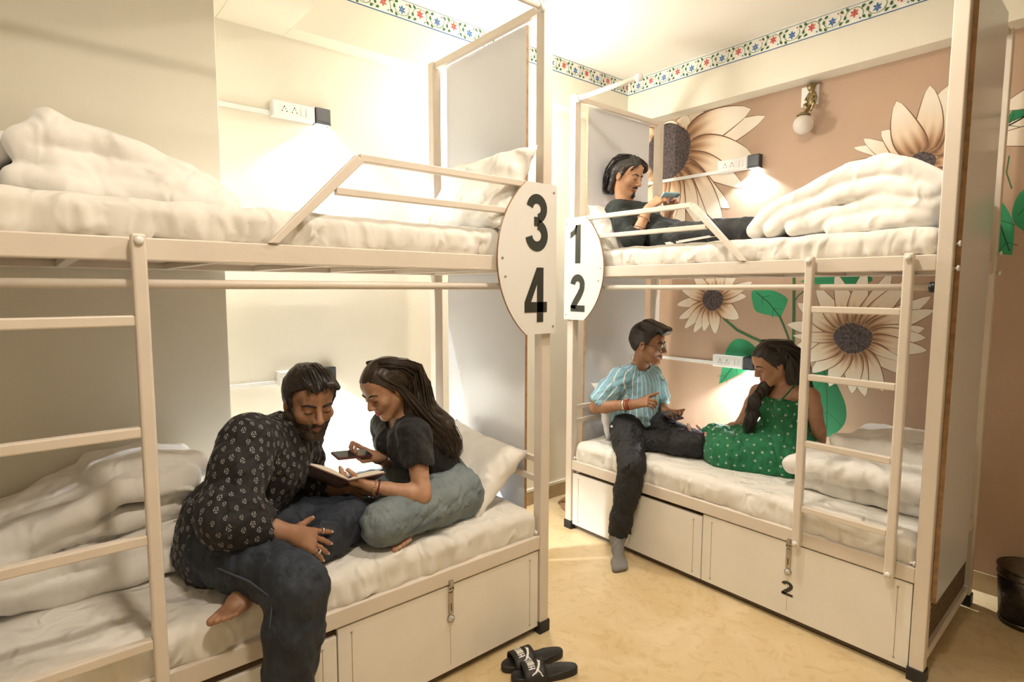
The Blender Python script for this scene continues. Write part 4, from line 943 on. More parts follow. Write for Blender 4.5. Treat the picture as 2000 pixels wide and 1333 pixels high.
def arm(F, sh, el, wr, g=0.0, wd=1.0, t0=0.0, t1=2.0, k=0.014, flare=0.0):
    """t runs 0..1 along the upper arm and 1..2 along the forearm"""
    sh, el, wr = [np.array(v, float) for v in (sh, el, wr)]
    R_ = lambda t: (np.interp(t, [0, 0.35, 0.9, 1.0, 1.25, 1.7, 2.0], [0.050, 0.049, 0.040, 0.039, 0.041, 0.030, 0.0255]) * wd + g + flare * t / t1)
    X_ = lambda t: sh + (el - sh) * t if t <= 1 else el + (wr - el) * (t - 1)
    st = sorted({t0, t1, *[t for t in (0.35, 0.9, 1.0, 1.25, 1.7) if t0 < t < t1]})
    for a, b in zip(st, st[1:]): F.cone(X_(a), X_(b), R_(a), R_(b), k)
    return X_(t1), nrm(X_(t1) - X_(t1 - 0.05)), R_(t1)
def leg(F, hip, knee, ank, g=0.0, wd=1.0, t1=2.0, k=0.02, flare=0.0):
    hip, knee, ank = [np.array(v, float) for v in (hip, knee, ank)]
    R_ = lambda t: (np.interp(t, [0, 0.3, 0.85, 1.0, 1.3, 1.75, 2.0], [0.094, 0.088, 0.064, 0.060, 0.058, 0.040, 0.036]) * wd + g + flare * max(0, t - 1))
    X_ = lambda t: hip + (knee - hip) * t if t <= 1 else knee + (ank - knee) * (t - 1)
    st = sorted({0.0, t1, *[t for t in (0.3, 0.85, 1.0, 1.3, 1.75) if t < t1]})
    for a, b in zip(st, st[1:]): F.cone(X_(a), X_(b), R_(a), R_(b), k)
    return X_(t1), nrm(X_(t1) - X_(t1 - 0.05)), R_(t1)
def ring_band(name, c, ax, r, th, material, body, n=20, beads=0, flat=1.0):
    ax = nrm(ax); e1 = nrm(np.cross(ax, (0.2, 0.3, 1))); e2 = np.cross(ax, e1); c = np.array(c, float)
    bm = bmesh.new()
    if beads:
        for i in range(beads):
            a = 6.283 * i / beads; p = c + (e1 * math.cos(a) + e2 * math.sin(a)) * r
            bmesh.ops.create_icosphere(bm, subdivisions=1, radius=th, matrix=Matrix.Translation(p))
    else:
        m = 6; vv = [[bm.verts.new(c + (e1 * math.cos(6.283 * i / n) + e2 * math.sin(6.283 * i / n)) * (r + th * math.cos(6.283 * j / m)) + ax * th * flat * math.sin(6.283 * j / m)) for j in range(m)] for i in range(n)]
        for i in range(n):
            for j in range(m): bm.faces.new((vv[i][j], vv[(i + 1) % n][j], vv[(i + 1) % n][(j + 1) % m], vv[i][(j + 1) % m]))
    return bm_done(name, bm, material, body, True)
def nails(tips, body):
    for p, v, n, r in tips:
        bm = bmesh.new(); u = nrm(v); q = -nrm(n - u * (n @ u)); t = np.cross(u, q); c = np.array(p) + q * r * 0.93 + u * r * 0.25
        vs_ = [bm.verts.new(c + u * (a * r * 0.85) + t * (b * r * 0.72) - q * (0.22 * r * b * b)) for a, b in ((-1, -1), (-1, 0), (-1, 1), (1, 0.8), (1.2, 0), (1, -0.8))]
        bm.faces.new((vs_[0], vs_[1], vs_[4], vs_[5])); bm.faces.new((vs_[1], vs_[2], vs_[3], vs_[4])); bm_done('finger_nail', bm, M['nail'], body, False, False)
def motifs(name, obj, spacing, size, material, seed, parent, kind='ring', up=(0, 0, 1), zmin=-9):
    """printed sprigs laid on a garment's surface"""
    me = obj.data; n = len(me.polygons); C_ = np.empty(n * 3, np.float32); N_ = np.empty(n * 3, np.float32); me.polygons.foreach_get('center', C_); me.polygons.foreach_get('normal', N_)
    C_ = C_.reshape(-1, 3).astype(float); N_ = N_.reshape(-1, 3).astype(float); rg = np.random.RandomState(seed); grid = {}; V, Fc = [], []; up = np.array(up, float)
    for i in rg.permutation(n):
        c = C_[i]; key = tuple(np.floor(c / spacing).astype(int)); ok = c[2] > zmin
        for dx in (-1, 0, 1):
            for dy in (-1, 0, 1):
                for dz in (-1, 0, 1):
                    for q in grid.get((key[0] + dx, key[1] + dy, key[2] + dz), ()):
                        if np.dot(q - c, q - c) < spacing ** 2: ok = False
        if not ok: continue
        grid.setdefault(key, []).append(c); nn = nrm(N_[i]); e2 = up - nn * (up @ nn)
        e2 = nrm(e2 + 1e-6); e1 = np.cross(e2, nn); b = len(V); s = size * (0.85 + 0.3 * rg.rand()); m = 12; base = c + nn * 0.0016
        a0 = rg.rand() * 0.6 - 0.3
        for k in range(m):
            a = 6.283 * k / m + a0; ro = s * (1.0 if k % 2 == 0 else 0.78); ri = s * 0.55
            if kind == 'drop': ry = 1.35 if math.sin(a) > 0 else 1.0; V.append(base + e1 * ro * 0.85 * math.cos(a) + e2 * ro * ry * math.sin(a)); V.append(base + e1 * ri * 0.85 * math.cos(a) + e2 * ri * ry * math.sin(a))
            else: V.append(base + e1 * ro * math.cos(a) + e2 * ro * math.sin(a)); V.append(base + e1 * ri * math.cos(a) + e2 * ri * math.sin(a))
        for k in range(m):
            if kind == 'drop' and k % 4 == 3: continue
            q = (k + 1) % m; Fc.append((b + 2 * k, b + 2 * q, b + 2 * q + 1, b + 2 * k + 1))
        if kind == 'drop':
            b2 = len(V); V += [base + e1 * s * 0.24, base + e2 * s * 0.42, base - e1 * s * 0.24, base - e2 * s * 0.35]; Fc.append((b2, b2 + 1, b2 + 2, b2 + 3))
    me2 = bpy.data.meshes.new(name); me2.from_pydata([tuple(v) for v in V], [], Fc); me2.update()
    o = link(name, me2, material, parent); o['kind'] = 'stuff'; return o
def person(label, loc): return thing('person', label, 'person', loc)
# ================================================================ PERSON A: bearded man in a printed shirt, lower left bunk
V3 = lambda *a: np.array(a, float)
def bounds(J, pad=0.2):
    A = np.array([v for v in J.values()]); return A.min(0) - pad, A.max(0) + pad
def man_a():
    J = dict(shR=V3(-1.985, 0.530, 1.045), shL=V3(-2.235, 0.785, 0.945), neck=V3(-2.115, 0.690, 1.010), chest=V3(-2.120, 0.640, 0.925), spine=V3(-2.135, 0.555, 0.810), pelvis=V3(-2.115, 0.490, 0.700),
             hipR=V3(-2.035, 0.450, 0.690), hipL=V3(-2.20, 0.525, 0.680), elR=V3(-1.865, 0.425, 0.845), wrR=V3(-1.828, 0.608, 0.758), elL=V3(-2.275, 0.800, 0.735), wrL=V3(-2.13, 0.945, 0.755),
             kneeR=V3(-1.635, 0.560, 0.680), ankR=V3(-1.655, 0.505, 0.235), kneeL=V3(-2.025, 0.895, 0.670), ankL=V3(-1.855, 0.520, 0.628), toeL=V3(-1.745, 0.385, 0.600), toeR=V3(-1.52, 0.56, 0.12), head=V3(-2.055, 0.763, 1.140))
    H = Head(J['head'], (0.95, -0.02, -0.30), (0.05, 0.02, 1), 1.06)
    side = J['shR'] - J['shL']; fw = np.cross(side, V3(0.1, -0.2, 1)); fw = fw * (1 if fw @ V3(1, 0.6, 0) > 0 else -1)
    root = person('bearded man in a dark printed shirt and dark jeans sitting on the lower bunk', (-2.1, 0.5, 0.575))
    lo, hi = bounds(J); F = Field(lo, hi, 0.0042)
    torso(F, J, side, fw, 0, 1.0); H.face(F, 1.25, lids=-0.0035); H.neck(F, J['neck'], 0.058, 0.062)
    arm(F, J['shR'], J['elR'], J['wrR'], 0, 1.08); arm(F, J['shL'], J['elL'], J['wrL'], 0, 1.08)
    tips = hand(F, J['wrR'], V3(-0.10, 0.82, -0.50), V3(-0.72, -0.10, -0.62), 1, (0.06, 0.12, 0.14, 0.16), 1.08, (0.75, 0.05), 0.20)
    hand(F, J['wrL'], V3(0.5, 0.8, -0.2), V3(0.1, 0.1, -1), -1, (0.3, 0.3, 0.3, 0.3), 1.08)
    leg(F, J['hipR'], J['kneeR'], J['ankR']); leg(F, J['hipL'], J['kneeL'], J['ankL'])
    foot(F, J['ankL'], V3(-1.865, 0.545, 0.597), V3(-1.735, 0.365, 0.585), 1.05); foot(F, J['ankR'], V3(-1.69, 0.49, 0.19), V3(-1.50, 0.57, 0.13), 1.05)
    body = F.build('body', skin_mat('skin of the bearded man', (0.36, 0.195, 0.115), (0.25, 0.115, 0.09)), root); H.lips(body); H.eyes(body, 0.0050); nails(tips, body)
    # hair, beard
    def tuft(F_, h):
        for x in (-0.045, -0.028, -0.010, 0.010, 0.028, 0.045):
            F_.cone(h.w(x * 0.9, 0.02, 0.112), h.w(x * 1.1 + 0.01, 0.080, 0.090 + 0.010 * math.sin(x * 90)), 0.020, 0.011, 0.012)
        for q in (-1, 1): F_.cone(h.w(q * 0.070, 0.01, 0.06), h.w(q * 0.072, 0.020, -0.005), 0.012, 0.006, 0.01)
    hr = H.cap(root, [(-0.13, -0.09), (-0.05, -0.075), (-0.02, -0.01), (0.005, -0.012), (0.030, 0.050), (0.06, 0.078), (0.1, 0.086)], (0.014, 0.014, 0.014), M['hair'], 2, 0.0030, tuft, 130)
    G = [[(H.w(x, -0.02, 0.122), 0.014), (H.w(x * 1.2, 0.04, 0.121), 0.014), (H.w(x * 1.3 + 0.008, 0.080, 0.098), 0.010), (H.w(x * 1.35 + 0.014, 0.093, 0.066), 0.005)] for x in (-0.04, -0.02, 0.0, 0.02)]
    strands('hair_locks', G, 36, 0.0022, M['hair'], hr, 3, 1.0, 0.002)
    Fb = Field(J['head'] - 0.19, J['head'] + 0.19, 0.0036); H.skull(Fb, 0.002); H.jaw(Fb, 0.0030, 1.25)
    for q in (-1, 1): Fb.cone(H.w(q * 0.022, 0.078, -0.056), H.w(q * 0.004, 0.0915, -0.046), 0.0052, 0.0065, 0.004); Fb.cone(H.w(q * 0.024, 0.076, -0.056), H.w(q * 0.020, 0.072, -0.085), 0.007, 0.009, 0.006)
    def region(X, Y, Z):
        a, b, z = H.loc3(X, Y, Z); top = np.interp(b, [-0.02, 0.0, 0.02, 0.05, 0.075, 0.1], [-0.03, 0.012, -0.012, -0.045, -0.046, -0.040])
        return np.maximum(z - top, -(b + 0.012)) * 0.9
    Fb.keep(region); Fb.ell(H.w(0, 0.094, -0.062), (0.019, 0.020, 0.0095), H.R, 0.003, 'sub'); Fb.ell(H.w(0, 0.105, -0.035), (0.015, 0.022, 0.0085), H.R, 0.003, 'sub')
    Fb.folds(0.0026, 260, 4, n=6); Fb.build('beard', M['hairbrown'], root, 0)
    # shirt
    S_ = Field(lo, hi, 0.0055); torso(S_, J, side, fw, 0.020, 1.02, 0.80); hem = J['pelvis'] + V3(0.0, -0.01, -0.035)
    S_.cone(J['pelvis'] + V3(0, 0, 0.05), hem, 0.150, 0.160, 0.03); S_.cone(J['hipR'] + V3(-0.05, -0.005, 0.06), J['hipR'] + V3(-0.03, -0.01, -0.05), 0.105, 0.100, 0.03)
    S_.cone(H.w(0, -0.02, -0.075), J['neck'], 0.062, 0.080, 0.02)
    cR = arm(S_, J['shR'], J['elR'], J['wrR'], 0.028, 1.12, 0, 1.46, 0.03); cL = arm(S_, J['shL'], J['elL'], J['wrL'], 0.024, 1.08, 0, 1.45, 0.03)
    S_.cone(J['elR'] + V3(-0.05, 0.03, 0.03), J['elR'], 0.075, 0.07, 0.03)
    S_.folds(0.007, 30, 11, n=6); S_.folds(0.0035, 70, 12, n=6)
    for p, d_, r in (cR, cL): S_.cut_local = None; S_.cone(p + d_ * 0.004, p + d_ * 0.07, r + 0.05, r + 0.05, 0.004, mode='sub') if False else S_.cone(p - d_ * 0.015, p + d_ * 0.06, r - 0.014, r - 0.012, 0.003, mode='sub')
    hd = nrm(H.w(0, 0, -0.07) - J['neck']); S_.cone(H.w(0, -0.02, -0.070), H.w(0, -0.02, 0.05), 0.085, 0.10, 0.004, mode='sub'); S_.cone(J['neck'] + hd * 0.03 + nrm(fw) * 0.05, J['neck'] + hd * 0.12 + nrm(fw) * 0.05, 0.030, 0.040, 0.006, mode='sub')
    shirt = S_.build('shirt', crumple(mat('black printed cotton', (0.010, 0.009, 0.010), 0.8, bump=0.1, bscale=500, sheen=0.05), 9, 0.035, 1.0, (1, 1, 0.7)), root, 1)
    motifs('block_print', shirt, 0.0262, 0.0092, mat('grey print', (0.26, 0.25, 0.25), 0.8), 5, shirt, 'drop')
    cl = nrm(fw)
    for q in (1, -1):                                                                      # pointed collar
        s_ = nrm(side) * q; a = H.w(0, -0.085, -0.085)
        bm = bmesh.new(); base = J['neck'] + hd * 0.035
        P_ = [base - cl * 0.075 + s_ * 0.02 + hd * 0.035, base - cl * 0.02 + s_ * 0.075 + hd * 0.030, base + cl * 0.055 + s_ * 0.050 + hd * 0.005, base + cl * 0.085 + s_ * 0.020 - hd * 0.045, base + cl * 0.075 + s_ * 0.068 - hd * 0.050, base + s_ * 0.100 - hd * 0.005, base - cl * 0.085 + s_ * 0.03 - hd * 0.005]
        A = [bm.verts.new(p) for p in P_]; B = [bm.verts.new(p + nrm(p - base) * 0.006 + hd * 0.002) for p in P_]
        for idx in ((0, 1, 5, 6), (1, 2, 5), (2, 3, 4), (2, 4, 5)):
            bm.faces.new([A[i] for i in idx]); bm.faces.new([B[i] for i in idx][::-1])
        rim = [0, 1, 2, 3, 4, 5, 6]
        for i in range(7): bm.faces.new((A[rim[i]], A[rim[(i + 1) % 7]], B[rim[(i + 1) % 7]], B[rim[i]]))
        bm_done('collar', bm, shirt.data.materials[0], shirt, True)
    # jeans
    T_ = Field(lo, hi, 0.0055); T_.cone(J['hipR'], J['hipL'], 0.108, 0.108, 0.03); T_.cone(J['pelvis'], J['pelvis'] + V3(0, 0, 0.05), 0.125, 0.12, 0.03)
    T_.cone(J['hipR'] + V3(-0.03, -0.02, -0.02), J['hipL'] + V3(-0.02, -0.04, -0.02), 0.10, 0.10, 0.03)
    cR2 = leg(T_, J['hipR'], J['kneeR'], J['ankR'], 0.013, 1.04, 1.93, 0.03, 0.016); leg(T_, J['hipL'], J['kneeL'], J['ankL'], 0.013, 1.04, 1.72, 0.03, 0.006)
    T_.folds(0.006, 34, 21, n=6); T_.folds(0.0028, 85, 22, n=6)
    jn = T_.build('jeans', mat('dark indigo denim', (0.010, 0.014, 0.024), 0.75, var=0.5, vscale=14, col2=(0.028, 0.036, 0.052), bump=0.12, bscale=700), root, 1)
    crumple(jn.data.materials[0], 11, 0.016, 0.9)
    k = nrm(J['kneeR'] - J['hipR']); o_ = nrm(np.cross(k, V3(0, 0, 1))); o_ = o_ if o_[1] < 0 else -o_
    seam = [J['hipR'] + o_ * 0.112 + V3(0, 0, 0.015), J['hipR'] * 0.6 + J['kneeR'] * 0.4 + o_ * 0.106 + V3(0, 0, 0.02), J['hipR'] * 0.25 + J['kneeR'] * 0.75 + o_ * 0.092 + V3(0, 0, 0.02), J['kneeR'] + o_ * 0.085, J['kneeR'] * 0.7 + J['ankR'] * 0.3 + o_ * 0.084, J['kneeR'] * 0.35 + J['ankR'] * 0.65 + o_ * 0.072]
    tube('side_seam', seam, 0.0035, mat('seam thread', (0.05, 0.06, 0.08), 0.8), jn, 5)
    # wrist cord, rings
    dv = nrm(J['wrR'] - J['elR']); ring_band('wrist_cord', J['wrR'] - dv * 0.012, dv, 0.0275, 0.0022, M['darkcord'], body)
    for i, rr in ((0, 0.0098), (3, 0.0088)):
        p, v, n, r = tips[i]; ring_band('ring', p - v * 0.050 - n * 0.004, v, rr, 0.0022, M['silver'], body, 16, flat=1.8)
man_a()

# ================================================================ PERSON B: woman in a black tee with phone and book
def woman_b():
    J = dict(shL=V3(-1.985, 1.155, 0.965), shR=V3(-2.265, 1.175, 0.945), neck=V3(-2.12, 1.180, 1.000), chest=V3(-2.12, 1.225, 0.905), spine=V3(-2.105, 1.315, 0.800), pelvis=V3(-2.09, 1.375, 0.690), hipL=V3(-2.0, 1.36, 0.675), hipR=V3(-2.18, 1.38, 0.675),
             elL=V3(-1.895, 1.135, 0.745), wrL=V3(-1.985, 0.965, 0.795), elR=V3(-2.30, 1.22, 0.765), wrR=V3(-2.175, 1.085, 0.845), kneeL=V3(-1.905, 0.970, 0.670), ankL=V3(-2.14, 1.17, 0.630), kneeR=V3(-2.28, 0.925, 0.680), ankR=V3(-2.02, 1.085, 0.625), toeR=V3(-1.885, 1.01, 0.60), head=V3(-2.115, 1.100, 1.140))
    H = Head(J['head'], (0.10, -0.86, -0.50), (-0.06, -0.3, 1), 0.98); fw = V3(0.0, -1, 0.35); side = J['shL'] - J['shR']
    root = person('woman in a black tee and pale jeans reading, with long dark hair', (-2.09, 1.3, 0.575)); lo, hi = bounds(J)
    F = Field(lo, hi, 0.0042); torso(F, J, side, fw, 0, 0.80); H.face(F, 0.92, lids=-0.003, smile=0.004, nose=0.96); H.neck(F, J['neck'], 0.044, 0.046)
    arm(F, J['shL'], J['elL'], J['wrL'], 0, 0.86); arm(F, J['shR'], J['elR'], J['wrR'], 0, 0.86)
    t1 = hand(F, J['wrL'], V3(-0.55, -0.80, 0.22), V3(-0.25, 0.40, 0.88), -1, ((0.35, 0.5, 0.3), (0.35, 0.5, 0.3), (0.35, 0.55, 0.3), (0.4, 0.55, 0.3)), 0.95, (0.5, 0.35), 0.06)
    t2 = hand(F, J['wrR'], V3(-0.02, -1, 0.12), V3(0.25, 0.1, 1), 1, ((0.45, 0.75, 0.4), (0.40, 0.8, 0.4), (0.45, 0.8, 0.4), (0.5, 0.8, 0.4)), 0.95, (0.75, 0.1), 0.08)
    leg(F, J['hipL'], J['kneeL'], J['ankL'], 0, 0.92); leg(F, J['hipR'], J['kneeR'], J['ankR'], 0, 0.92); foot(F, J['ankR'], V3(-2.03, 1.10, 0.590), V3(-1.835, 1.015, 0.580), 0.92); foot(F, J['ankL'], V3(-2.12, 1.19, 0.592), V3(-2.28, 1.08, 0.585), 0.92)
    body = F.build('body', skin_mat('skin of the reading woman', (0.50, 0.285, 0.18), (0.46, 0.16, 0.13)), root); H.lips(body, 0.023); H.eyes(body, 0.0036); nails(t1 + t2, body)
    # tee
    S_ = Field(lo, hi, 0.005); torso(S_, J, side, fw, 0.012, 0.82, 0.78); S_.ell(J['chest'] + V3(0.055, -0.085, 0.0), (0.058, 0.055, 0.055), None, 0.03); S_.ell(J['chest'] + V3(-0.055, -0.085, 0.0), (0.058, 0.055, 0.055), None, 0.03)
    cs = [arm(S_, J['shL'], J['elL'], J['wrL'], 0.012, 0.95, 0, 0.40, 0.025), arm(S_, J['shR'], J['elR'], J['wrR'], 0.012, 0.95, 0, 0.40, 0.025)]
    up = nrm(J['spine'] - J['pelvis']); wq = J['pelvis'] * 0.42 + J['spine'] * 0.58; S_.cut(-up, float(-up @ wq)); S_.cone(J['neck'] + V3(0, -0.02, 0.02), J['neck'] + V3(0, -0.06, 0.14), 0.066, 0.075, 0.006, mode='sub')
    S_.folds(0.005, 34, 31, n=6); S_.folds(0.0022, 80, 32)
    for p, d_, r in cs: S_.cone(p - d_ * 0.012, p + d_ * 0.06, r - 0.008, r - 0.006, 0.003, mode='sub')
    tee = S_.build('tee_shirt', crumple(mat('black cotton jersey', (0.014, 0.014, 0.015), 0.85, bump=0.08, bscale=600, sheen=0.05), 10, 0.03, 1.0), root, 1)
    # jeans
    T_ = Field(lo, hi, 0.005); T_.cone(J['hipL'], J['hipR'], 0.100, 0.100, 0.03); T_.cone(J['pelvis'], J['pelvis'] * 0.25 + J['spine'] * 0.75, 0.118, 0.100, 0.03, (nrm(fw), 0.85)); T_.cut(up, float(up @ (J['pelvis'] * 0.36 + J['spine'] * 0.64)))
    T_.cone(J['hipL'] + V3(0.01, 0.02, -0.02), J['hipR'] + V3(0, 0.02, -0.02), 0.095, 0.095, 0.03)
    leg(T_, J['hipL'], J['kneeL'], J['ankL'], 0.014, 0.98, 1.86, 0.03, 0.012); leg(T_, J['hipR'], J['kneeR'], J['ankR'], 0.014, 0.96, 1.82, 0.03, 0.012)
    T_.folds(0.006, 36, 41, n=6); T_.folds(0.0030, 90, 42, n=6)
    jn = T_.build('jeans', mat('pale grey blue denim', (0.150, 0.190, 0.205), 0.8, var=0.5, vscale=9, col2=(0.215, 0.255, 0.265), bump=0.15, bscale=700), root, 1)
    crumple(jn.data.materials[0], 13, 0.014, 0.9)
    o_ = V3(1, 0, 0); dk = mat('denim seam', (0.075, 0.10, 0.115), 0.8)
    tube('side_seam', [J['hipL'] + o_ * 0.108 + V3(0, 0.06, 0.03), J['hipL'] + o_ * 0.114 + V3(0, 0, -0.02), J['hipL'] * 0.5 + J['kneeL'] * 0.5 + o_ * 0.098 + V3(0, 0, -0.025), J['hipL'] * 0.15 + J['kneeL'] * 0.85 + o_ * 0.080 + V3(0, 0, -0.035)], 0.003, dk, jn, 5)
    # long hair: close cap, mass down the back, loose strands by the face
    def mass(F_, h):
        F_.cone(h.w(0, -0.06, 0.03), h.w(0, -0.10, -0.05), 0.070, 0.062, 0.02)
    hr = H.cap(root, [(-0.13, -0.13), (-0.06, -0.11), (-0.03, -0.055), (0.0, -0.03), (0.03, 0.03), (0.06, 0.076), (0.1, 0.09)], (0.009, 0.014, 0.013), M['hairbrown'], 3, 0.0022, mass, 170)
    B_ = [(-2.08, 1.235, 1.04), (-2.035, 1.30, 0.955), (-2.025, 1.345, 0.88), (-2.03, 1.345, 0.83)]
    Fh = Field(V3(-2.28, 1.0, 0.76), V3(-1.85, 1.48, 1.26), 0.0045)
    Fh.chain([H.w(0, -0.06, 0.045), H.w(0, -0.105, -0.03)] + [V3(*p) for p in B_], [0.082, 0.070, 0.070, 0.070, 0.052, 0.022], 0.02); Fh.folds(0.0045, 110, 51, (1, 0.35, 0.25), n=6); Fh.build('hair_mass', M['hairbrown'], hr, 1)
    G = [[(H.w(q, -0.01, 0.112), 0.015), (H.w(q * 2.4, -0.075, 0.07), 0.022), (H.w(q * 2.0, -0.115, -0.02), 0.05)] + [(V3(*p) + V3(q * 0.9, 0, 0), r) for p, r in zip(B_, (0.055, 0.056, 0.045, 0.028))] for q in (-0.035, 0.0, 0.03, 0.035)]
    G += [[(H.w(0.02, 0.02, 0.113), 0.006), (H.w(0.072, 0.012, 0.06), 0.012), (H.w(0.085, -0.02, -0.02), 0.016), (V3(-2.01, 1.215, 1.03), 0.03), (V3(-1.975, 1.28, 0.95), 0.035), (V3(-1.98, 1.325, 0.86), 0.03)]]
    strands('hair_locks', G, 300, 0.0028, M['hairbrown'], hr, 6, 1.05, 0.006)
    strands('loose_locks', [[(H.w(-0.02, 0.04, 0.108), 0.004), (H.w(-0.074, 0.045, 0.05), 0.005), (H.w(-0.078, 0.060, -0.04), 0.006), (H.w(-0.066, 0.045, -0.115), 0.010), (H.w(-0.066, 0.02, -0.20), 0.012)]], 14, 0.0018, M['hairbrown'], hr, 7, 1.0, 0.003)
    # bracelets
    dv = nrm(J['wrL'] - J['elL']); ring_band('bead_bracelet', J['wrL'] - dv * 0.012, dv, 0.027, 0.0045, M['bead'], body, beads=18); ring_band('bracelet', J['wrL'] - dv * 0.026, dv, 0.028, 0.0035, mat('dark red bracelet', (0.12, 0.02, 0.02), 0.5), body)
    dv = nrm(J['wrR'] - J['elR']); ring_band('bracelet', J['wrR'] - dv * 0.015, dv, 0.026, 0.004, mat('brown leather', (0.10, 0.045, 0.02), 0.6), body); ring_band('bracelet', J['wrR'] - dv * 0.03, dv, 0.0265, 0.003, M['darkcord'], body)
    return t1, t2, J
tB1, tB2, JB = woman_b()
# ================================================================ PERSON C: man lying back on the upper right bunk with a phone
def man_c():
    J = dict(shR=V3(-2.37, 2.845, 2.030), shL=V3(-2.395, 3.165, 2.045), neck=V3(-2.43, 3.000, 2.075), chest=V3(-2.345, 3.000, 1.985), spine=V3(-2.235, 2.995, 1.905), pelvis=V3(-2.10, 2.985, 1.865), hipR=V3(-2.06, 2.915, 1.850), hipL=V3(-2.06, 3.055, 1.855),
             elR=V3(-2.195, 2.790, 1.835), wrR=V3(-2.165, 2.885, 2.035), elL=V3(-2.235, 3.185, 1.865), wrL=V3(-2.150, 3.075, 2.030), kneeR=V3(-1.66, 2.905, 1.872), kneeL=V3(-1.67, 3.05, 1.885), ankR=V3(-1.30, 2.93, 1.850), ankL=V3(-1.30, 3.06, 1.850), head=V3(-2.412, 2.985, 2.268))
    H = Head(J['head'], (0.90, 0.10, -0.34), (0.2, 0, 1), 1.03); fw = V3(0.5, 0, 0.86); side = J['shR'] - J['shL']
    root = person('moustached man in a dark top lying on the upper bunk looking at a phone', (-2.1, 3.0, 1.79)); lo, hi = bounds(J)
    F = Field(lo, hi, 0.0045); torso(F, J, side, fw, 0, 0.92); H.face(F, 0.95, lids=-0.003); H.neck(F, J['neck'], 0.050, 0.056); arm(F, J['shR'], J['elR'], J['wrR'], 0, 0.95); arm(F, J['shL'], J['elL'], J['wrL'], 0, 0.95)
    t1 = hand(F, J['wrR'], V3(0.62, 0.42, 0.62), V3(0.25, 0.75, -0.10), 1, ((0.5, 0.8, 0.4), (0.5, 0.8, 0.45), (0.5, 0.85, 0.45), (0.55, 0.85, 0.45)), 1.0, (0.55, 0.5)); t2 = hand(F, J['wrL'], V3(0.55, -0.35, 0.70), V3(0.25, -0.8, -0.05), -1, ((0.5, 0.8, 0.4), (0.5, 0.8, 0.45), (0.5, 0.85, 0.45), (0.55, 0.85, 0.45)), 1.0, (0.55, 0.5))
    leg(F, J['hipR'], J['kneeR'], J['ankR'], 0, 0.7); leg(F, J['hipL'], J['kneeL'], J['ankL'], 0, 0.7); foot(F, J['ankR'], V3(-1.27, 2.93, 1.835), V3(-1.20, 2.93, 2.0), 0.9); foot(F, J['ankL'], V3(-1.27, 3.06, 1.835), V3(-1.20, 3.06, 2.0), 0.9)
    body = F.build('body', skin_mat('skin of the lying man', (0.52, 0.29, 0.165), (0.42, 0.17, 0.12)), root); H.lips(body); H.eyes(body, 0.0042)
    def mop(F_, h):
        F_.cone(h.w(0, -0.075, 0.03), h.w(0, -0.085, -0.085), 0.060, 0.040, 0.02)
        for q in (-1, 1): F_.cone(h.w(q * 0.06, -0.05, 0.02), h.w(q * 0.05, -0.06, -0.095), 0.030, 0.018, 0.02); F_.cone(h.w(q * 0.072, 0.015, 0.055), h.w(q * 0.074, 0.005, -0.010), 0.013, 0.007, 0.01)
        for q in (-1, 1):
            F_.cone(h.w(q * 0.012, 0.035, 0.112), h.w(q * 0.048, 0.078, 0.088), 0.014, 0.011, 0.010); F_.cone(h.w(q * 0.048, 0.078, 0.088), h.w(q * 0.068, 0.062, 0.048), 0.011, 0.006, 0.010)
    hr = H.cap(root, [(-0.13, -0.12), (-0.06, -0.11), (-0.045, -0.04), (-0.02, 0.012), (0.02, 0.018), (0.045, 0.068), (0.07, 0.088), (0.1, 0.092)], (0.010, 0.013, 0.013), M['hair'], 5, 0.0020, mop, 120)
    G = [[(H.w(q, 0.0, 0.125), 0.01), (H.w(q * 1.6, -0.07, 0.09), 0.02), (H.w(q * 1.4, -0.112, 0.0), 0.02), (H.w(q * 1.1, -0.105, -0.09), 0.016), (H.w(q, -0.09, -0.135), 0.012)] for q in (-0.045, -0.02, 0, 0.02, 0.045)]
    G += [[(H.w(q * 0.008, 0.02, 0.125), 0.006), (H.w(q * 0.035, 0.065, 0.108), 0.007), (H.w(q * 0.060, 0.080, 0.080), 0.006), (H.w(q * 0.072, 0.062, 0.040), 0.004)] for q in (-1, 1)]
    strands('hair_locks', G, 130, 0.0030, M['hair'], hr, 9, 1.0, 0.005)
    Fb = Field(J['head'] - 0.17, J['head'] + 0.17, 0.0034)                                   # moustache and chin beard
    for q in (-1, 1): Fb.cone(H.w(q * 0.022, 0.079, -0.053), H.w(q * 0.003, 0.0925, -0.046), 0.0042, 0.0052, 0.003); Fb.cone(H.w(q * 0.026, 0.048, -0.100), H.w(0, 0.080, -0.098), 0.010, 0.014, 0.006)
    Fb.cone(H.w(0, 0.084, -0.080), H.w(0, 0.078, -0.100), 0.0075, 0.014, 0.005); Fb.folds(0.0022, 260, 8); Fb.build('beard', M['hair'], root, 0)
    lathe('earring', [(0, 0.004), (0.004, 0.002), (0.004, -0.002), (0, -0.004)], H.w(-0.082, -0.006, -0.034), H.R[0], M['gold'], body, 8)
    S_ = Field(lo, hi, 0.0055); torso(S_, J, side, fw, 0.013, 0.95, 0.8); cs = [arm(S_, J['shR'], J['elR'], J['wrR'], 0.014, 1.0, 0, 1.10, 0.03), arm(S_, J['shL'], J['elL'], J['wrL'], 0.014, 1.0, 0, 1.10, 0.03)]
    S_.cone(J['pelvis'], J['pelvis'] + V3(0.04, 0, 0), 0.115, 0.105, 0.03, (V3(0, 0, 1), 0.72)); S_.cone(J['neck'] + V3(0.01, 0, 0.035), J['head'], 0.066, 0.09, 0.005, mode='sub'); S_.folds(0.006, 36, 61, n=6); S_.folds(0.0025, 80, 62)
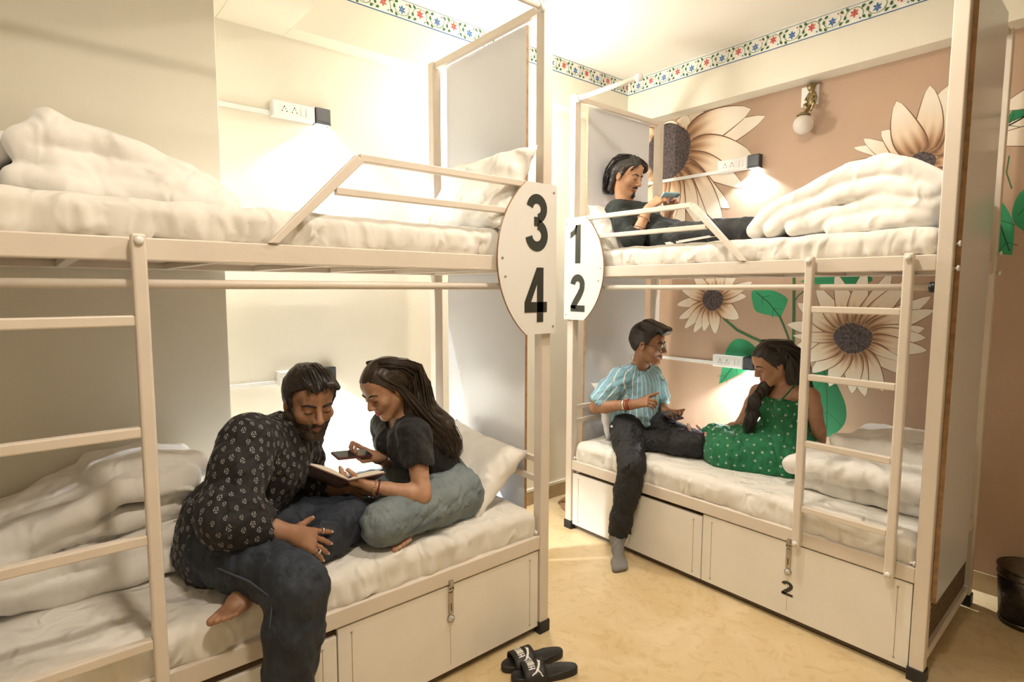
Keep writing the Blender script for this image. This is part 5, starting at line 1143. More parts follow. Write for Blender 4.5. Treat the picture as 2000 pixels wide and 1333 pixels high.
    for p, d_, r in cs: S_.cone(p - d_ * 0.012, p + d_ * 0.06, r - 0.010, r - 0.008, 0.003, mode='sub')
    S_.build('top', mat('dark green black jersey', (0.013, 0.018, 0.017), 0.85, bump=0.08, bscale=500), root, 1)
    T_ = Field(lo, hi, 0.0055); T_.cone(J['hipR'], J['hipL'], 0.074, 0.074, 0.03); leg(T_, J['hipR'], J['kneeR'], J['ankR'], 0.008, 0.75, 1.9, 0.03, 0.014); leg(T_, J['hipL'], J['kneeL'], J['ankL'], 0.008, 0.75, 1.9, 0.03, 0.014)
    T_.cut(V3(0, 0, -1), -1.79); T_.folds(0.005, 34, 63, n=6); T_.folds(0.0022, 80, 64)
    tr = T_.build('track_trousers', mat('black track trousers', (0.012, 0.013, 0.014), 0.7, sheen=0.1), root, 1)
    for dz, m in ((-0.050, M['white']),):
        V, Fc = [], []
        for i in range(14):
            t = i / 13; c = J['hipR'] * (1 - t) + J['kneeR'] * t if t <= 1 else J['kneeR']; r = np.interp(t, [0, 0.4, 1], [0.084, 0.079, 0.061])
            for a in (0.42, 0.62): V.append(c + V3(0, -r * math.cos(a) - 0.003, -r * math.sin(a)))
        for i in range(13): Fc.append((2 * i, 2 * i + 1, 2 * i + 3, 2 * i + 2))
        from_pydata('side_stripe', V, Fc, M['white'], tr, True)
    dv = nrm(J['wrR'] - J['elR']); ring_band('bangle', J['elR'] + dv * 0.085, dv, 0.041, 0.0028, M['silver'], body); ring_band('bead_bracelet', J['elR'] + dv * 0.15, dv, 0.037, 0.0038, M['bead'], body, beads=22)
man_c()

# ================================================================ PERSON D: boy in a striped blue tee on the lower right bunk
def boy_d():
    J = dict(shR=V3(-2.305, 2.825, 0.985), shL=V3(-2.285, 3.115, 0.975), neck=V3(-2.265, 2.965, 1.045), chest=V3(-2.270, 2.960, 0.920), spine=V3(-2.265, 2.940, 0.800), pelvis=V3(-2.250, 2.910, 0.690), hipR=V3(-2.235, 2.820, 0.675), hipL=V3(-2.225, 3.01, 0.675),
             elR=V3(-2.400, 2.705, 0.805), wrR=V3(-2.115, 2.745, 0.865), elL=V3(-2.225, 3.155, 0.770), wrL=V3(-2.075, 3.00, 0.790), kneeR=V3(-1.990, 2.560, 0.545), ankR=V3(-2.055, 2.520, 0.125), kneeL=V3(-1.810, 2.915, 0.655), ankL=V3(-2.12, 2.80, 0.635), head=V3(-2.195, 2.955, 1.205), toe=V3(-1.95, 2.44, 0.03))
    H = Head(J['head'], (0.90, 0.28, -0.12), (-0.02, 0.0, 1), 1.06); fw = V3(0.86, -0.45, 0.1); side = J['shR'] - J['shL']
    root = person('boy in a light blue striped tee with glasses, one grey sock on the floor', (-2.1, 2.8, 0.0)); lo, hi = bounds(J); lo[2] = -0.01
    F = Field(lo, hi, 0.0046); torso(F, J, side, fw, 0, 0.90); H.face(F, 0.92, lids=0.004); H.neck(F, J['neck'], 0.048, 0.052); arm(F, J['shR'], J['elR'], J['wrR'], 0, 0.98); arm(F, J['shL'], J['elL'], J['wrL'], 0, 0.95)
    t1 = hand(F, J['wrR'], V3(0.88, 0.08, 0.36), V3(0.25, 0.75, -0.55), 1, ((0.0, 0.05, 0.05), (0.7, 0.9, 0.5), (0.75, 0.95, 0.5), (0.8, 1.0, 0.5)), 1.02, (0.6, 0.45)); t2 = hand(F, J['wrL'], V3(0.80, -0.45, -0.12), V3(-0.1, 0.0, 1), -1, ((0.35, 0.5, 0.3), (0.35, 0.5, 0.3), (0.35, 0.5, 0.3), (0.4, 0.5, 0.3)), 1.0, (0.6, 0.4))
    leg(F, J['hipR'], J['kneeR'], J['ankR'], 0, 0.88); leg(F, J['hipL'], J['kneeL'], J['ankL'], 0, 0.88); foot(F, J['ankR'], V3(-2.075, 2.555, 0.005), V3(-1.935, 2.405, 0.005), 0.95); foot(F, J['ankL'], V3(-2.15, 2.80, 0.60), V3(-2.30, 2.76, 0.60), 0.95)
    body = F.build('body', skin_mat('skin of the boy', (0.33, 0.165, 0.085), (0.34, 0.13, 0.10)), root); H.lips(body); H.eyes(body, 0.0046, -0.1)
    def quiff(F_, h):
        for x in (-0.05, -0.03, -0.01, 0.01, 0.03, 0.05): F_.cone(h.w(x, -0.02, 0.128), h.w(x * 1.05, 0.098, 0.100 - 0.0 * x), 0.022, 0.018, 0.012)
        F_.cone(h.w(-0.05, 0.090, 0.088), h.w(0.05, 0.090, 0.088), 0.018, 0.018, 0.012)
    hr = H.cap(root, [(-0.13, -0.06), (-0.06, -0.05), (-0.03, 0.0), (-0.005, 0.012), (0.02, 0.005), (0.04, 0.045), (0.07, 0.075), (0.1, 0.08)], (0.009, 0.012, 0.022), M['hair'], 7, 0.0030, quiff, 130)
    gl = thing('spectacles', 'thin metal framed spectacles worn by the boy in the blue tee', 'spectacles', tuple(H.w(0, 0.1, 0)))
    for q in (-1, 1):
        c = [H.w(q * (0.031 + 0.024 * math.cos(math.radians(a))), 0.099 - 0.004 * abs(math.cos(math.radians(a))), -0.002 + 0.020 * math.sin(math.radians(a))) for a in range(0, 361, 20)]
        tube('rim', c, 0.0014, M['silver'], gl, 6); tube('temple', [H.w(q * 0.055, 0.094, 0.004), H.w(q * 0.076, 0.05, 0.006), H.w(q * 0.083, -0.01, 0.006), H.w(q * 0.083, -0.025, -0.008)], 0.0016, M['brow'], gl, 6)
        bm = bmesh.new(); bm.faces.new([bm.verts.new(p) for p in c[:-1]]); bm_done('glass', bm, mat('spectacle glass', (0.9, 0.92, 0.95), 0.02, trans=1.0, spec=0.8), gl, False, False)
    tube('bridge', [H.w(-0.008, 0.1, 0.002), H.w(0, 0.105, 0.006), H.w(0.008, 0.1, 0.002)], 0.0014, M['silver'], gl, 6)
    # striped tee
    S_ = Field(lo, hi, 0.005); torso(S_, J, side, fw, 0.014, 0.93, 0.8); cs = [arm(S_, J['shR'], J['elR'], J['wrR'], 0.020, 1.0, 0, 0.74, 0.025, 0.012), arm(S_, J['shL'], J['elL'], J['wrL'], 0.020, 1.0, 0, 0.70, 0.025, 0.012)]
    S_.cone(J['spine'], J['pelvis'] + V3(0, 0, 0.0), 0.132, 0.146, 0.03, (nrm(fw), 0.90)); S_.cut(V3(0.12, -0.05, -1), float(V3(0.12, -0.05, -1) @ (J['pelvis'] + V3(0, 0, 0.0)))); S_.cone(J['neck'] + V3(0.012, 0, 0.015), J['head'] + V3(0, 0, 0.02), 0.062, 0.085, 0.005, mode='sub')
    S_.folds(0.006, 34, 71, n=6); S_.folds(0.0025, 75, 72)
    for p, d_, r in cs: S_.cone(p - d_ * 0.012, p + d_ * 0.06, r - 0.012, r - 0.010, 0.003, mode='sub')
    m, N, L, b = new_mat('blue cotton with white stripes'); a = N.new('ShaderNodeAttribute'); a.attribute_name = 'stripe'
    d1 = N.new('ShaderNodeMath'); d1.operation = 'FRACT'; c1 = N.new('ShaderNodeMath'); c1.operation = 'LESS_THAN'; c1.inputs[1].default_value = 0.14; mx = N.new('ShaderNodeMix'); mx.data_type = 'RGBA'
    mx.inputs['A'].default_value = (0.235, 0.44, 0.54, 1); mx.inputs['B'].default_value = (0.80, 0.80, 0.78, 1); L.new(a.outputs['Fac'], d1.inputs[0]); L.new(d1.outputs[0], c1.inputs[0]); L.new(c1.outputs[0], mx.inputs['Factor']); L.new(mx.outputs['Result'], b.inputs['Base Color']); b.inputs['Roughness'].default_value = 0.85; crumple(m, 9, 0.03, 1.0, (1, 1, 0.6))
    tee = S_.build('striped_tee', m, root, 1); n = len(tee.data.vertices); V = np.empty(n * 3, np.float32); tee.data.vertices.foreach_get('co', V); V = V.reshape(-1, 3).astype(float)
    sd = nrm(side); f2 = nrm(np.cross(sd, V3(0, 0, 1))); f2 = f2 if f2 @ fw > 0 else -f2; q = V - J['spine']; ang = np.arctan2(q @ sd, q @ f2) * 0.135
    for sh, el in (('shR', 'elR'), ('shL', 'elL')):
        ax = nrm(J[el] - J[sh]); w_ = V - J[sh]; t_ = w_ @ ax; rr = np.linalg.norm(w_ - t_[:, None] * ax, axis=1); e1 = nrm(np.cross(ax, f2)); e2 = np.cross(ax, e1); aa = np.arctan2(w_ @ e1, w_ @ e2) * 0.07
        msk = (t_ > 0.045) & (rr < 0.10) & (np.abs((V - J['chest']) @ sd) > 0.125); ang = np.where(msk, aa, ang)
    at = tee.data.attributes.new('stripe', 'FLOAT', 'POINT'); at.data.foreach_set('value', (ang / 0.036 + 20).astype(np.float32))
    # trousers, sock
    T_ = Field(lo, hi, 0.005); T_.cone(J['hipR'], J['hipL'], 0.098, 0.098, 0.03); T_.cone(J['pelvis'], J['pelvis'] + V3(0, 0, 0.02), 0.105, 0.10, 0.03); leg(T_, J['hipR'], J['kneeR'], J['ankR'], 0.010, 0.98, 1.90, 0.03, 0.010); leg(T_, J['hipL'], J['kneeL'], J['ankL'], 0.010, 0.98, 1.9, 0.03, 0.008)
    T_.folds(0.005, 36, 73, n=6); T_.folds(0.0025, 90, 74); tr = T_.build('trousers', crumple(mat('black trousers', (0.011, 0.011, 0.012), 0.75, bump=0.1, bscale=600), 11, 0.03, 1.0), root, 1)
    Vt = np.array([v.co for v in tr.data.vertices]); Nt = [v.normal for v in tr.data.vertices]; i = int(np.argmin(((Vt - V3(-2.275, 2.715, 0.705)) ** 2).sum(1))); c_ = Vt[i]; n_ = nrm(Nt[i]); e_ = nrm(np.cross(V3(0, 0, 1), n_)); g_ = np.cross(n_, e_)
    from_pydata('waist_label', [c_ + n_ * 0.005 + e_ * a + g_ * b for a, b in ((-0.016, -0.006), (0.016, -0.006), (0.016, 0.006), (-0.016, 0.006))], [(0, 1, 2, 3)], M['white'], tr)
    K_ = Field((-2.2, 2.33, -0.005), (-1.85, 2.68, 0.32), 0.0042); foot(K_, J['ankR'], V3(-2.078, 2.558, 0.004), V3(-1.930, 2.400, 0.004), 1.10, False); K_.cone(J['ankR'], J['ankR'] * 0.8 + J['kneeR'] * 0.2, 0.043, 0.043, 0.02); K_.folds(0.002, 80, 75); K_.cut(V3(0, 0, -1), -0.001)
    K_.build('sock', mat('grey knitted sock', (0.20, 0.19, 0.18), 0.9, bump=0.3, bscale=900), root, 1)
    dv = nrm(J['wrR'] - J['elR']); ring_band('bangle', J['wrR'] - dv * 0.075, dv, 0.036, 0.004, M['silver'], body, flat=1.6); ring_band('thread', J['wrR'] - dv * 0.055, dv, 0.032, 0.003, M['redthread'], body); ring_band('thread', J['wrR'] - dv * 0.042, dv, 0.031, 0.003, M['redthread'], body); ring_band('thread', J['wrR'] - dv * 0.03, dv, 0.030, 0.0028, M['bead'], body)
    tube('neck_chain', [J['neck'] + V3(0.055 * math.cos(a), 0.060 * math.sin(a), 0.045 - 0.035 * math.cos(a)) for a in [i * 6.283 / 20 for i in range(21)]], 0.0022, M['gold'], body, 5, False)
    return t2
tD = boy_d()

# ================================================================ PERSON E: woman in a green dress on the lower right bunk
def woman_e():
    J = dict(shR=V3(-1.580, 3.165, 0.965), shL=V3(-1.275, 3.120, 0.990), neck=V3(-1.425, 3.155, 1.015), chest=V3(-1.425, 3.145, 0.915), spine=V3(-1.405, 3.145, 0.805), pelvis=V3(-1.395, 3.150, 0.695), hipR=V3(-1.48, 3.12, 0.68), hipL=V3(-1.315, 3.11, 0.68),
             elR=V3(-1.650, 3.120, 0.765), wrR=V3(-1.750, 2.950, 0.705), elL=V3(-1.235, 3.150, 0.800), wrL=V3(-1.262, 3.190, 0.630), kneeR=V3(-1.755, 3.03, 0.655), kneeL=V3(-1.65, 2.945, 0.640), ankR=V3(-1.45, 3.20, 0.625), ankL=V3(-1.35, 3.02, 0.620), head=V3(-1.480, 3.105, 1.145))
    H = Head(J['head'], (-0.62, -0.70, -0.45), (-0.06, -0.15, 1), 1.0); fw = V3(-0.15, -1, 0.15); side = J['shR'] - J['shL']
    root = person('woman in a green dress with white sprigs sitting on the lower bunk', (-1.4, 3.1, 0.575)); lo, hi = bounds(J)
    F = Field(lo, hi, 0.0044); torso(F, J, side, fw, 0, 0.78); H.face(F, 0.92, lids=-0.003, nose=0.96); H.neck(F, J['neck'], 0.043, 0.045); arm(F, J['shR'], J['elR'], J['wrR'], 0, 0.84); arm(F, J['shL'], J['elL'], J['wrL'], 0, 0.86)
    t1 = hand(F, J['wrR'], V3(-0.92, -0.28, 0.10), V3(0.0, 0.1, 1), 1, ((0.3, 0.4, 0.3), (0.3, 0.45, 0.3), (0.3, 0.5, 0.3), (0.35, 0.5, 0.3)), 0.95, (0.6, 0.3)); hand(F, J['wrL'], V3(0.1, 0.75, -0.10), V3(0, 0, -1), -1, (0.05, 0.05, 0.05, 0.05), 0.92)
    leg(F, J['hipR'], J['kneeR'], J['ankR'], 0, 0.85); leg(F, J['hipL'], J['kneeL'], J['ankL'], 0, 0.85)
    body = F.build('body', skin_mat('skin of the woman in green', (0.47, 0.265, 0.165), (0.44, 0.15, 0.12)), root); H.lips(body); H.eyes(body, 0.0036)
    # dress
    D_ = Field(lo - 0.05, hi + 0.05, 0.0055); torso(D_, J, side, fw, 0.012, 0.80, 0.80)
    for q in (-1, 1): D_.ell(J['chest'] + V3(q * 0.060 - 0.01, -0.085, -0.005), (0.060, 0.055, 0.055), None, 0.03)
    D_.cut(V3(0.0, 0.25, 1), float(V3(0.0, 0.25, 1) @ (J['chest'] + V3(0, -0.1, 0.048))))
    for sg, a in (('shR', 0), ('shL', 0)): D_.cone(J[sg], J[sg] + nrm(J[sg] - J['neck']) * 0.1, 0.075, 0.075, 0.01, mode='sub')
    D_.cone(J['spine'] + V3(0, 0, 0.01), J['pelvis'], 0.118, 0.155, 0.03); leg(D_, J['hipR'], J['kneeR'], J['ankR'], 0.028, 0.95, 1.9, 0.05); leg(D_, J['hipL'], J['kneeL'], J['ankL'], 0.028, 0.95, 1.9, 0.05)
    D_.cone(J['hipL'] + V3(0.02, -0.01, -0.04), J['kneeL'] + V3(0.03, -0.02, -0.03), 0.095, 0.065, 0.04); D_.cone(J['kneeL'], J['kneeR'], 0.085, 0.085, 0.04)
    for a, b in (((-1.74, 2.955), (-1.60, 2.90)), ((-1.62, 2.90), (-1.46, 2.955)), ((-1.48, 2.94), (-1.32, 3.01)), ((-1.33, 3.0), (-1.27, 3.08))): D_.cone(V3(*a, 0.598), V3(*b, 0.596), 0.030, 0.030, 0.05)
    D_.folds(0.008, 30, 81, (1, 1, 0.45), n=6); D_.folds(0.0035, 70, 82, n=6); D_.cut(V3(0, 0, -1), -0.573)
    dress = D_.build('dress', crumple(mat('green crepe', (0.006, 0.170, 0.062), 0.75, var=0.3, vscale=30, sheen=0.1), 9, 0.035, 1.0, (1, 1, 0.5)), root, 1)
    motifs('sprig_print', dress, 0.042, 0.0062, mat('white print', (0.72, 0.80, 0.72), 0.8), 9, dress, 'ring')
    for sg, x in (('shR', 0.055), ('shL', -0.055)):
        tube('strap', [J['chest'] + V3(-0.01 - x, -0.118, 0.055), J['neck'] * 0.5 + J[sg] * 0.5 + V3(0, -0.055, 0.030), J['neck'] * 0.52 + J[sg] * 0.48 + V3(0, 0.0, 0.052), J['neck'] * 0.52 + J[sg] * 0.48 + V3(0, 0.06, 0.01), J['chest'] + V3(-x, 0.10, 0.04)], 0.0045, dress.data.materials[0], dress, 6)
    # hair
    def mass(F_, h): F_.cone(h.w(0, -0.06, 0.03), h.w(0, -0.095, -0.05), 0.074, 0.066, 0.02)
    hr = H.cap(root, [(-0.13, -0.13), (-0.06, -0.11), (-0.03, -0.06), (0.0, -0.03), (0.03, 0.02), (0.055, 0.072), (0.1, 0.09)], (0.012, 0.016, 0.014), M['hair'], 4, 0.0020, mass, 170)
    B1 = [(-1.500, 3.095, 1.020), (-1.522, 3.030, 0.935), (-1.522, 2.990, 0.855), (-1.540, 2.980, 0.765)]; B2 = [(-1.395, 3.19, 1.02), (-1.37, 3.235, 0.92), (-1.37, 3.25, 0.82)]
    Fh = Field(V3(-1.72, 2.9, 0.72), V3(-1.24, 3.36, 1.28), 0.0048); Fh.chain([H.w(-0.03, -0.05, 0.0), H.w(-0.05, -0.055, -0.06)] + [V3(*p) for p in B1], [0.045, 0.035, 0.030, 0.036, 0.026, 0.006], 0.02); Fh.chain([H.w(0, -0.06, 0.05), H.w(0.0, -0.10, -0.04)] + [V3(*p) for p in B2], [0.085, 0.078, 0.070, 0.060, 0.03], 0.02)
    Fh.folds(0.0045, 100, 91, (1, 1, 0.25), n=6); Fh.build('hair_mass', M['hair'], hr, 1)
    G = [[(H.w(q, 0.0, 0.115), 0.01), (H.w(-0.072 + q * 0.2, -0.02, 0.05), 0.012), (H.w(-0.070, -0.04, -0.04), 0.018)] + [(V3(*p), r) for p, r in zip(B1, (0.026, 0.036, 0.036, 0.03))] for q in (-0.03, -0.01, 0.01)]
    G += [[(H.w(q, -0.01, 0.115), 0.015), (H.w(q * 2.2, -0.08, 0.07), 0.022), (H.w(q * 1.6, -0.115, -0.03), 0.05)] + [(V3(*p) + V3(q, 0, 0), r) for p, r in zip(B2, (0.06, 0.055, 0.04))] for q in (-0.04, 0.0, 0.04)]
    strands('hair_locks', G, 260, 0.0030, M['hair'], hr, 16, 1.05, 0.008)
    dv = nrm(J['wrR'] - J['elR']); ring_band('wrist_thread', J['wrR'] - dv * 0.01, dv, 0.0245, 0.0028, M['redthread'], body)
    return t1
tE = woman_e()
# ================================================================ THINGS HELD AND ON THE FLOOR
def slab(name, label, cat, c, ax_len, ax_up, size, mats, parts, group=None):
    """thin device: size = (length, width, thickness)"""
    u = nrm(ax_len); n = np.array(ax_up, float); n = nrm(n - u * (n @ u)); t = np.cross(n, u); c = np.array(c, float)
    T = lambda a, b, d: Vector(c + u * a + t * b + n * d)
    root = thing(name, label, cat, tuple(c), group); L_, W_, H_ = [s / 2 for s in size]
    box('case', (-L_, -W_, -H_), (L_, W_, H_), mats[0], root, min(H_ * 0.8, 0.003), T); box('screen', (-L_ + 0.004, -W_ + 0.003, H_ - 0.0004), (L_ - 0.004, W_ - 0.003, H_ + 0.0006), mats[1], root, 0, T)
    for p in parts: box(p[0], p[1], p[2], p[3], root, 0.0008, T)
    return root
scr = mat('dark phone screen', (0.02, 0.02, 0.025), 0.12)
tips = np.mean([t[0] for t in tB2[:4]], 0)
slab('phone', 'phone with a maroon case in the hand of the woman in the black tee', 'phone', (-2.165, 0.970, 0.878), (0.04, -1, 0.10), (0.15, 0.1, 1), (0.150, 0.072, 0.010), (mat('maroon phone case', (0.13, 0.035, 0.04), 0.35), scr), [('camera_bump', (0.045, -0.03, -0.0075), (0.068, -0.008, -0.005), M['blackplastic'])])
slab('phone', 'pale blue phone held up by the man on the upper bunk', 'phone', (-2.092, 2.990, 2.105), (0.15, 1, 0.05), (-0.62, 0.1, 0.78), (0.140, 0.066, 0.010), (mat('pale blue phone case', (0.28, 0.50, 0.60), 0.35), scr), [('camera_bump', (0.040, -0.028, -0.008), (0.066, -0.004, -0.0055), M['blackplastic'])])
slab('phone', 'dark phone in the lowered hand of the boy in the striped tee', 'phone', (-1.990, 2.925, 0.792), (0.9, -0.35, -0.10), (-0.15, -0.1, 1), (0.150, 0.072, 0.010), (mat('dark plum case', (0.055, 0.025, 0.035), 0.4), scr), [('camera_bump', (0.045, -0.03, -0.0075), (0.068, -0.008, -0.005), M['blackplastic'])])
slab('phone', 'violet phone in the outstretched hand of the woman in green', 'phone', (-1.845, 2.925, 0.725), (-0.92, -0.28, 0.05), (0, 0.2, 1), (0.140, 0.068, 0.010), (mat('violet phone case', (0.10, 0.06, 0.16), 0.4), scr), [('camera_bump', (0.045, -0.03, -0.0075), (0.068, -0.008, -0.005), M['blackplastic'])])

# open book: two covers, two page blocks that arch from the spine
BK = thing('book', 'open paperback with a brown cover held between the seated couple', 'book', (-2.03, 0.83, 0.80))
bu, bn = nrm((-0.20, -0.92, 0.10)), V3(-0.42, 0.18, 0.90); bn = nrm(bn - bu * (bn @ bu)); bs = np.cross(bn, bu); bc = V3(-2.06, 0.885, 0.800)   # bu across the pages, bs along the spine
cov = mat('brown book cover', (0.16, 0.075, 0.055), 0.5, var=0.3, vscale=40); pgm = mat('book page', (0.74, 0.68, 0.58), 0.8); prm = mat('page print', (0.30, 0.27, 0.23), 0.8)
def bk(a, b, d): return Vector(bc + bu * a + bs * b + bn * d)
def arch(a, sg): return 0.010 + 0.030 * math.sin(min(1, a / 0.11) * math.pi * 0.62) ** 1.0 - a * 0.10
for sg, nm in ((1, 'l'), (-1, 'r')):
    n = 12
    for name, lo_, hi_, m in (('page_block', 0.002, None, pgm), ('cover', -0.003, 0.0015, cov)):
        bm = bmesh.new(); rows = []
        for i in range(n + 1):
            a = (0.136 if name == 'page_block' else 0.142) * i / n; zc = 0.45 * a if sg == 1 else 0.16 * a
            top = (zc + 0.002 + 0.016 * math.sin(math.pi * min(1, (a / 0.136) * 0.85 + 0.06))) if hi_ is None else zc + hi_; bot = zc + (0.002 if hi_ is None else lo_); h = 0.088 if name == 'page_block' else 0.092
            rows.append([bm.verts.new(bk(sg * a, b, z)) for b, z in ((-h, bot), (h, bot), (h, top), (-h, top))])
        for r0, r1 in zip(rows, rows[1:]):
            for j in range(4): bm.faces.new((r0[j], r0[(j + 1) % 4], r1[(j + 1) % 4], r1[j]))
        bm.faces.new(rows[0]); bm.faces.new(rows[-1][::-1]); o = bm_done(name, bm, m, BK)
        if name == 'page_block':
            bm = bmesh.new()
            for k in range(15):
                b0 = 0.070 - k * 0.0095
                for i in range(1, n - 1):
                    if (k * 7 + i * 3) % 11 == 0: continue
                    q = []
                    for a, b in ((0.136 * i / n, b0), (0.136 * (i + 1) / n, b0), (0.136 * (i + 1) / n, b0 - 0.0028), (0.136 * i / n, b0 - 0.0028)):
                        zc = 0.45 * a if sg == 1 else 0.16 * a; q.append(bm.verts.new(bk(sg * a, b, zc + 0.0024 + 0.016 * math.sin(math.pi * min(1, (a / 0.136) * 0.85 + 0.06)))))
                    bm.faces.new(q)
            t_ = bm_done('printed_lines', bm, prm, o, False, False)

# slippers with a white word and leaping cat mark on the strap
def slipper(c, ang, label):
    ca, sa = math.cos(ang), math.sin(ang); c = V3(*c)
    W_ = lambda a, b, z: Vector((c[0] + ca * a - sa * b, c[1] + sa * a + ca * b, c[2] + z))
    root = thing('slipper', label, 'slipper', tuple(c), 'pair of black slide slippers')
    def outline(g=0.0):
        pts = []
        for i in range(40):
            th = 2 * math.pi * i / 40; x = 0.138 * math.cos(th); wdt = np.interp(x, [-0.14, -0.06, 0.0, 0.07, 0.14], [0.036, 0.038, 0.038, 0.048, 0.044]); y = wdt * math.copysign(abs(math.sin(th)) ** 0.75, math.sin(th)); pts.append((x * (1 + g), y * (1 + g * 2.2)))
        return pts
    bm = bmesh.new(); lay = []
    for z, g in ((0.0, -0.03), (0.004, 0.0), (0.022, 0.0), (0.027, -0.02), (0.0275, -0.06), (0.0245, -0.10)): lay.append([bm.verts.new(W_(a, b, z + 0.004 * (a < -0.05) * (z > 0.02))) for a, b in outline(g)])
    for r0, r1 in zip(lay, lay[1:]):
        for j in range(40): bm.faces.new((r0[j], r0[(j + 1) % 40], r1[(j + 1) % 40], r1[j]))
    bm.faces.new(lay[0][::-1]); bm.faces.new(lay[-1]); bm_done('sole', bm, M['black'], root, True)
    bm = bmesh.new(); n, m = 18, 6; rr = {}
    def sp(u, v, off=0.0):
        th = math.pi * u; a = 0.005 + 0.088 * v; r = np.interp(v, [0, 1], [0.053, 0.051]); hgt = np.interp(v, [0, 1], [0.052, 0.040])
        return W_(a, -(r + off) * math.cos(th), 0.014 + (hgt + off) * math.sin(th) ** 0.7)
    for s_, off in ((0, 0.0), (1, 0.005)):
        for i in range(n + 1):
            for j in range(m + 1): rr[s_, i, j] = bm.verts.new(sp(i / n, j / m, off))
    for s_ in (0, 1):
        for i in range(n):
            for j in range(m): bm.faces.new((rr[s_, i, j], rr[s_, i + 1, j], rr[s_, i + 1, j + 1], rr[s_, i, j + 1]))
    for i in range(n):
        for j in (0, m): bm.faces.new((rr[0, i, j], rr[0, i + 1, j], rr[1, i + 1, j], rr[1, i, j]))
    for j in range(m):
        for i in (0, n): bm.faces.new((rr[0, i, j], rr[0, i, j + 1], rr[1, i, j + 1], rr[1, i, j]))
    strap = bm_done('strap', bm, M['black'], root, True)
    # mark: word PUMA and a leaping cat, drawn as flat strokes over the strap; s across the strap, t along the foot
    bm = bmesh.new()
    def put(poly):
        f = [bm.verts.new(sp(0.5 + x / 0.15, 0.52 - y / 0.088, 0.0062)) for x, y in poly]
        try: bm.faces.new(f)
        except ValueError: pass
    def stroke(pts, wd):
        L_, R_ = stroke_outline(pts, wd)
        for i in range(len(pts) - 1): put([L_[i], L_[i + 1], R_[i + 1], R_[i]])
    GL = {'P': [[(0, 0), (0, 1), (0.75, 1), (0.75, 0.5), (0, 0.5)]], 'U': [[(0, 1), (0, 0), (0.75, 0), (0.75, 1)]], 'M': [[(0, 0), (0, 1), (0.45, 1), (0.45, 0)], [(0.45, 1), (0.9, 1), (0.9, 0)]], 'A': [[(0, 0), (0, 1), (0.75, 1), (0.75, 0)], [(0, 0.45), (0.75, 0.45)]]}
    x = -0.038
    for ch in 'PUMA':
        for pl in GL[ch]: stroke([(x + px * 0.0125, -0.022 + py * 0.026) for px, py in pl], 0.0048)
        x += 0.0165 if ch != 'M' else 0.019
    cat = lambda pts: [(-0.038 + px * 0.066, -0.022 + py * 0.026) for px, py in pts]
    stroke(cat([(0.50, 1.95), (0.62, 1.82), (0.85, 1.60), (1.06, 1.25)]), [0.006, 0.009, 0.0085, 0.009]); stroke(cat([(0.40, 1.72), (0.52, 1.72), (0.66, 1.74)]), [0.003, 0.005, 0.006])
    stroke(cat([(1.02, 1.32), (1.18, 0.95), (1.22, 0.62), (1.30, 0.36)]), [0.009, 0.006, 0.005, 0.0045]); stroke(cat([(1.02, 1.28), (1.16, 1.50), (1.26, 1.72), (1.34, 1.74), (1.43, 1.98)]), [0.008, 0.005, 0.004, 0.0045, 0.004])
    bm_done('printed_mark', bm, mat('white print', (0.80, 0.78, 0.74), 0.6), strap, False, True)
    return root
slipper((-1.672, 1.520, 0.0), math.radians(252), 'black slide slipper on the floor, farther of the pair by the drawer')
slipper((-1.578, 1.500, 0.0), math.radians(243), 'black slide slipper on the floor, nearer of the pair in the aisle')

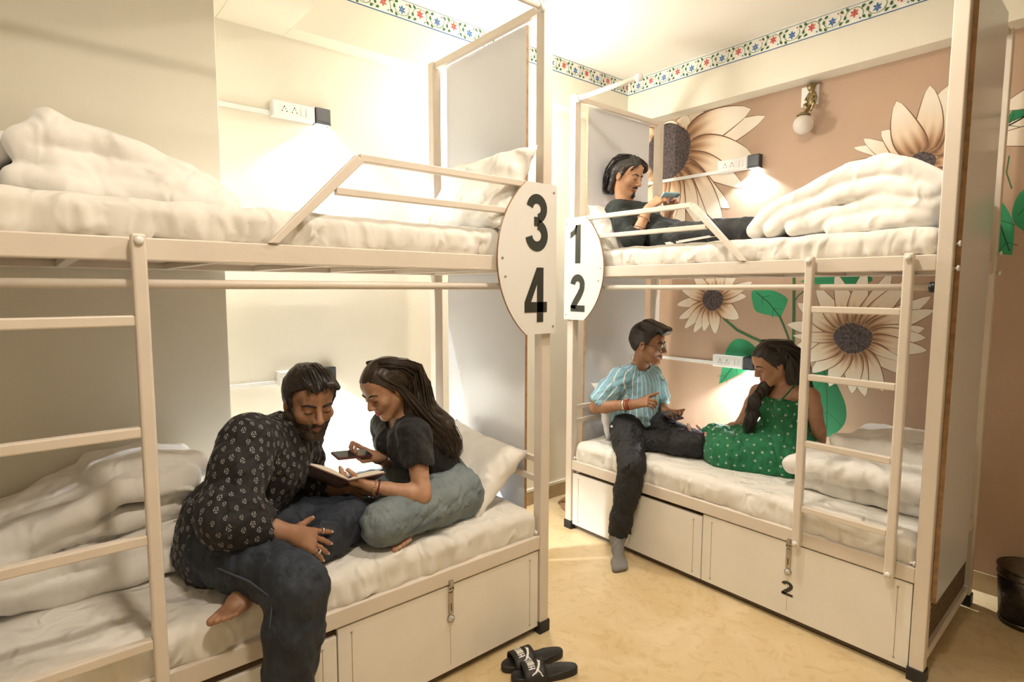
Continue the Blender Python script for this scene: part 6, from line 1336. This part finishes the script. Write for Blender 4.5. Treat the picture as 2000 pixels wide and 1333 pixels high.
# tan sandals half hidden behind the right bunk's post
for i, (x, y) in enumerate(((-2.80, 2.86), (-2.72, 2.93))):
    t = thing('sandal', ('tan sandal on the bright floor behind the right bunk post, left one', 'tan sandal on the bright floor behind the right bunk post, right one')[i], 'sandal', (x, y, 0), 'tan sandals')
    bm = bmesh.new(); lay = []
    for z, g in ((0.0, 0.96), (0.006, 1.0), (0.020, 1.0), (0.024, 0.94)): lay.append([bm.verts.new((x + 0.12 * g * math.cos(a) * 0.80 + 0.04 * g * math.sin(a) * 0.5, y + 0.04 * g * math.sin(a) * 0.9 - 0.12 * g * math.cos(a) * 0.55, z)) for a in [k * 6.283 / 28 for k in range(28)]])
    for r0, r1 in zip(lay, lay[1:]):
        for j in range(28): bm.faces.new((r0[j], r0[(j + 1) % 28], r1[(j + 1) % 28], r1[j]))
    bm.faces.new(lay[0][::-1]); bm.faces.new(lay[-1]); bm_done('sole', bm, mat('tan rubber', (0.30, 0.17, 0.08), 0.7), t, True)
    tube('strap', [(x - 0.055, y - 0.02, 0.015), (x - 0.02, y + 0.0, 0.055), (x + 0.03, y + 0.045, 0.02)], 0.011, mat('tan leather', (0.24, 0.13, 0.06), 0.6), t, 8)

# perforated steel bin by the right wall
BN = thing('waste_bin', 'perforated dark steel waste bin on the floor by the brown wall', 'bin', (-0.41, 3.47, 0)); bc_ = (-0.41, 3.47)
bst = mat('dark brushed steel', (0.16, 0.135, 0.11), 0.32, metal=1.0, var=0.3, vscale=40)
rb = lambda z: 0.098 + 0.020 * z / 0.27
lathe('body', [(0, 0.004), (0.096, 0.004), (0.098, 0.0), (rb(0.27), 0.27), (rb(0.27) - 0.003, 0.27), (0.095, 0.008), (0, 0.008)], (*bc_, 0), (0, 0, 1), bst, BN, 40)
for z in (0.266, 0.232, 0.02): lathe('rim_band', [(rb(z), z - 0.006), (rb(z) + 0.003, z - 0.004), (rb(z) + 0.004, z), (rb(z) + 0.003, z + 0.004), (rb(z), z + 0.006)], (*bc_, 0), (0, 0, 1), bst, BN, 40)
bm = bmesh.new()
for k in range(18):
    z = 0.042 + k * 0.0100
    for j in range(62):
        a = 6.283 * (j + 0.5 * (k % 2)) / 62; r = rb(z) + 0.0006; w_, h_ = 0.0028 / r, 0.0028
        bm.faces.new([bm.verts.new((bc_[0] + r * math.cos(a + da), bc_[1] + r * math.sin(a + da), z + dz)) for da, dz in ((-w_, 0), (-w_ * 0.6, -h_), (w_ * 0.6, -h_), (w_, 0), (w_ * 0.6, h_), (-w_ * 0.6, h_))])
o = bm_done('perforations', bm, M['hole'], BN, False, False); o['kind'] = 'stuff'
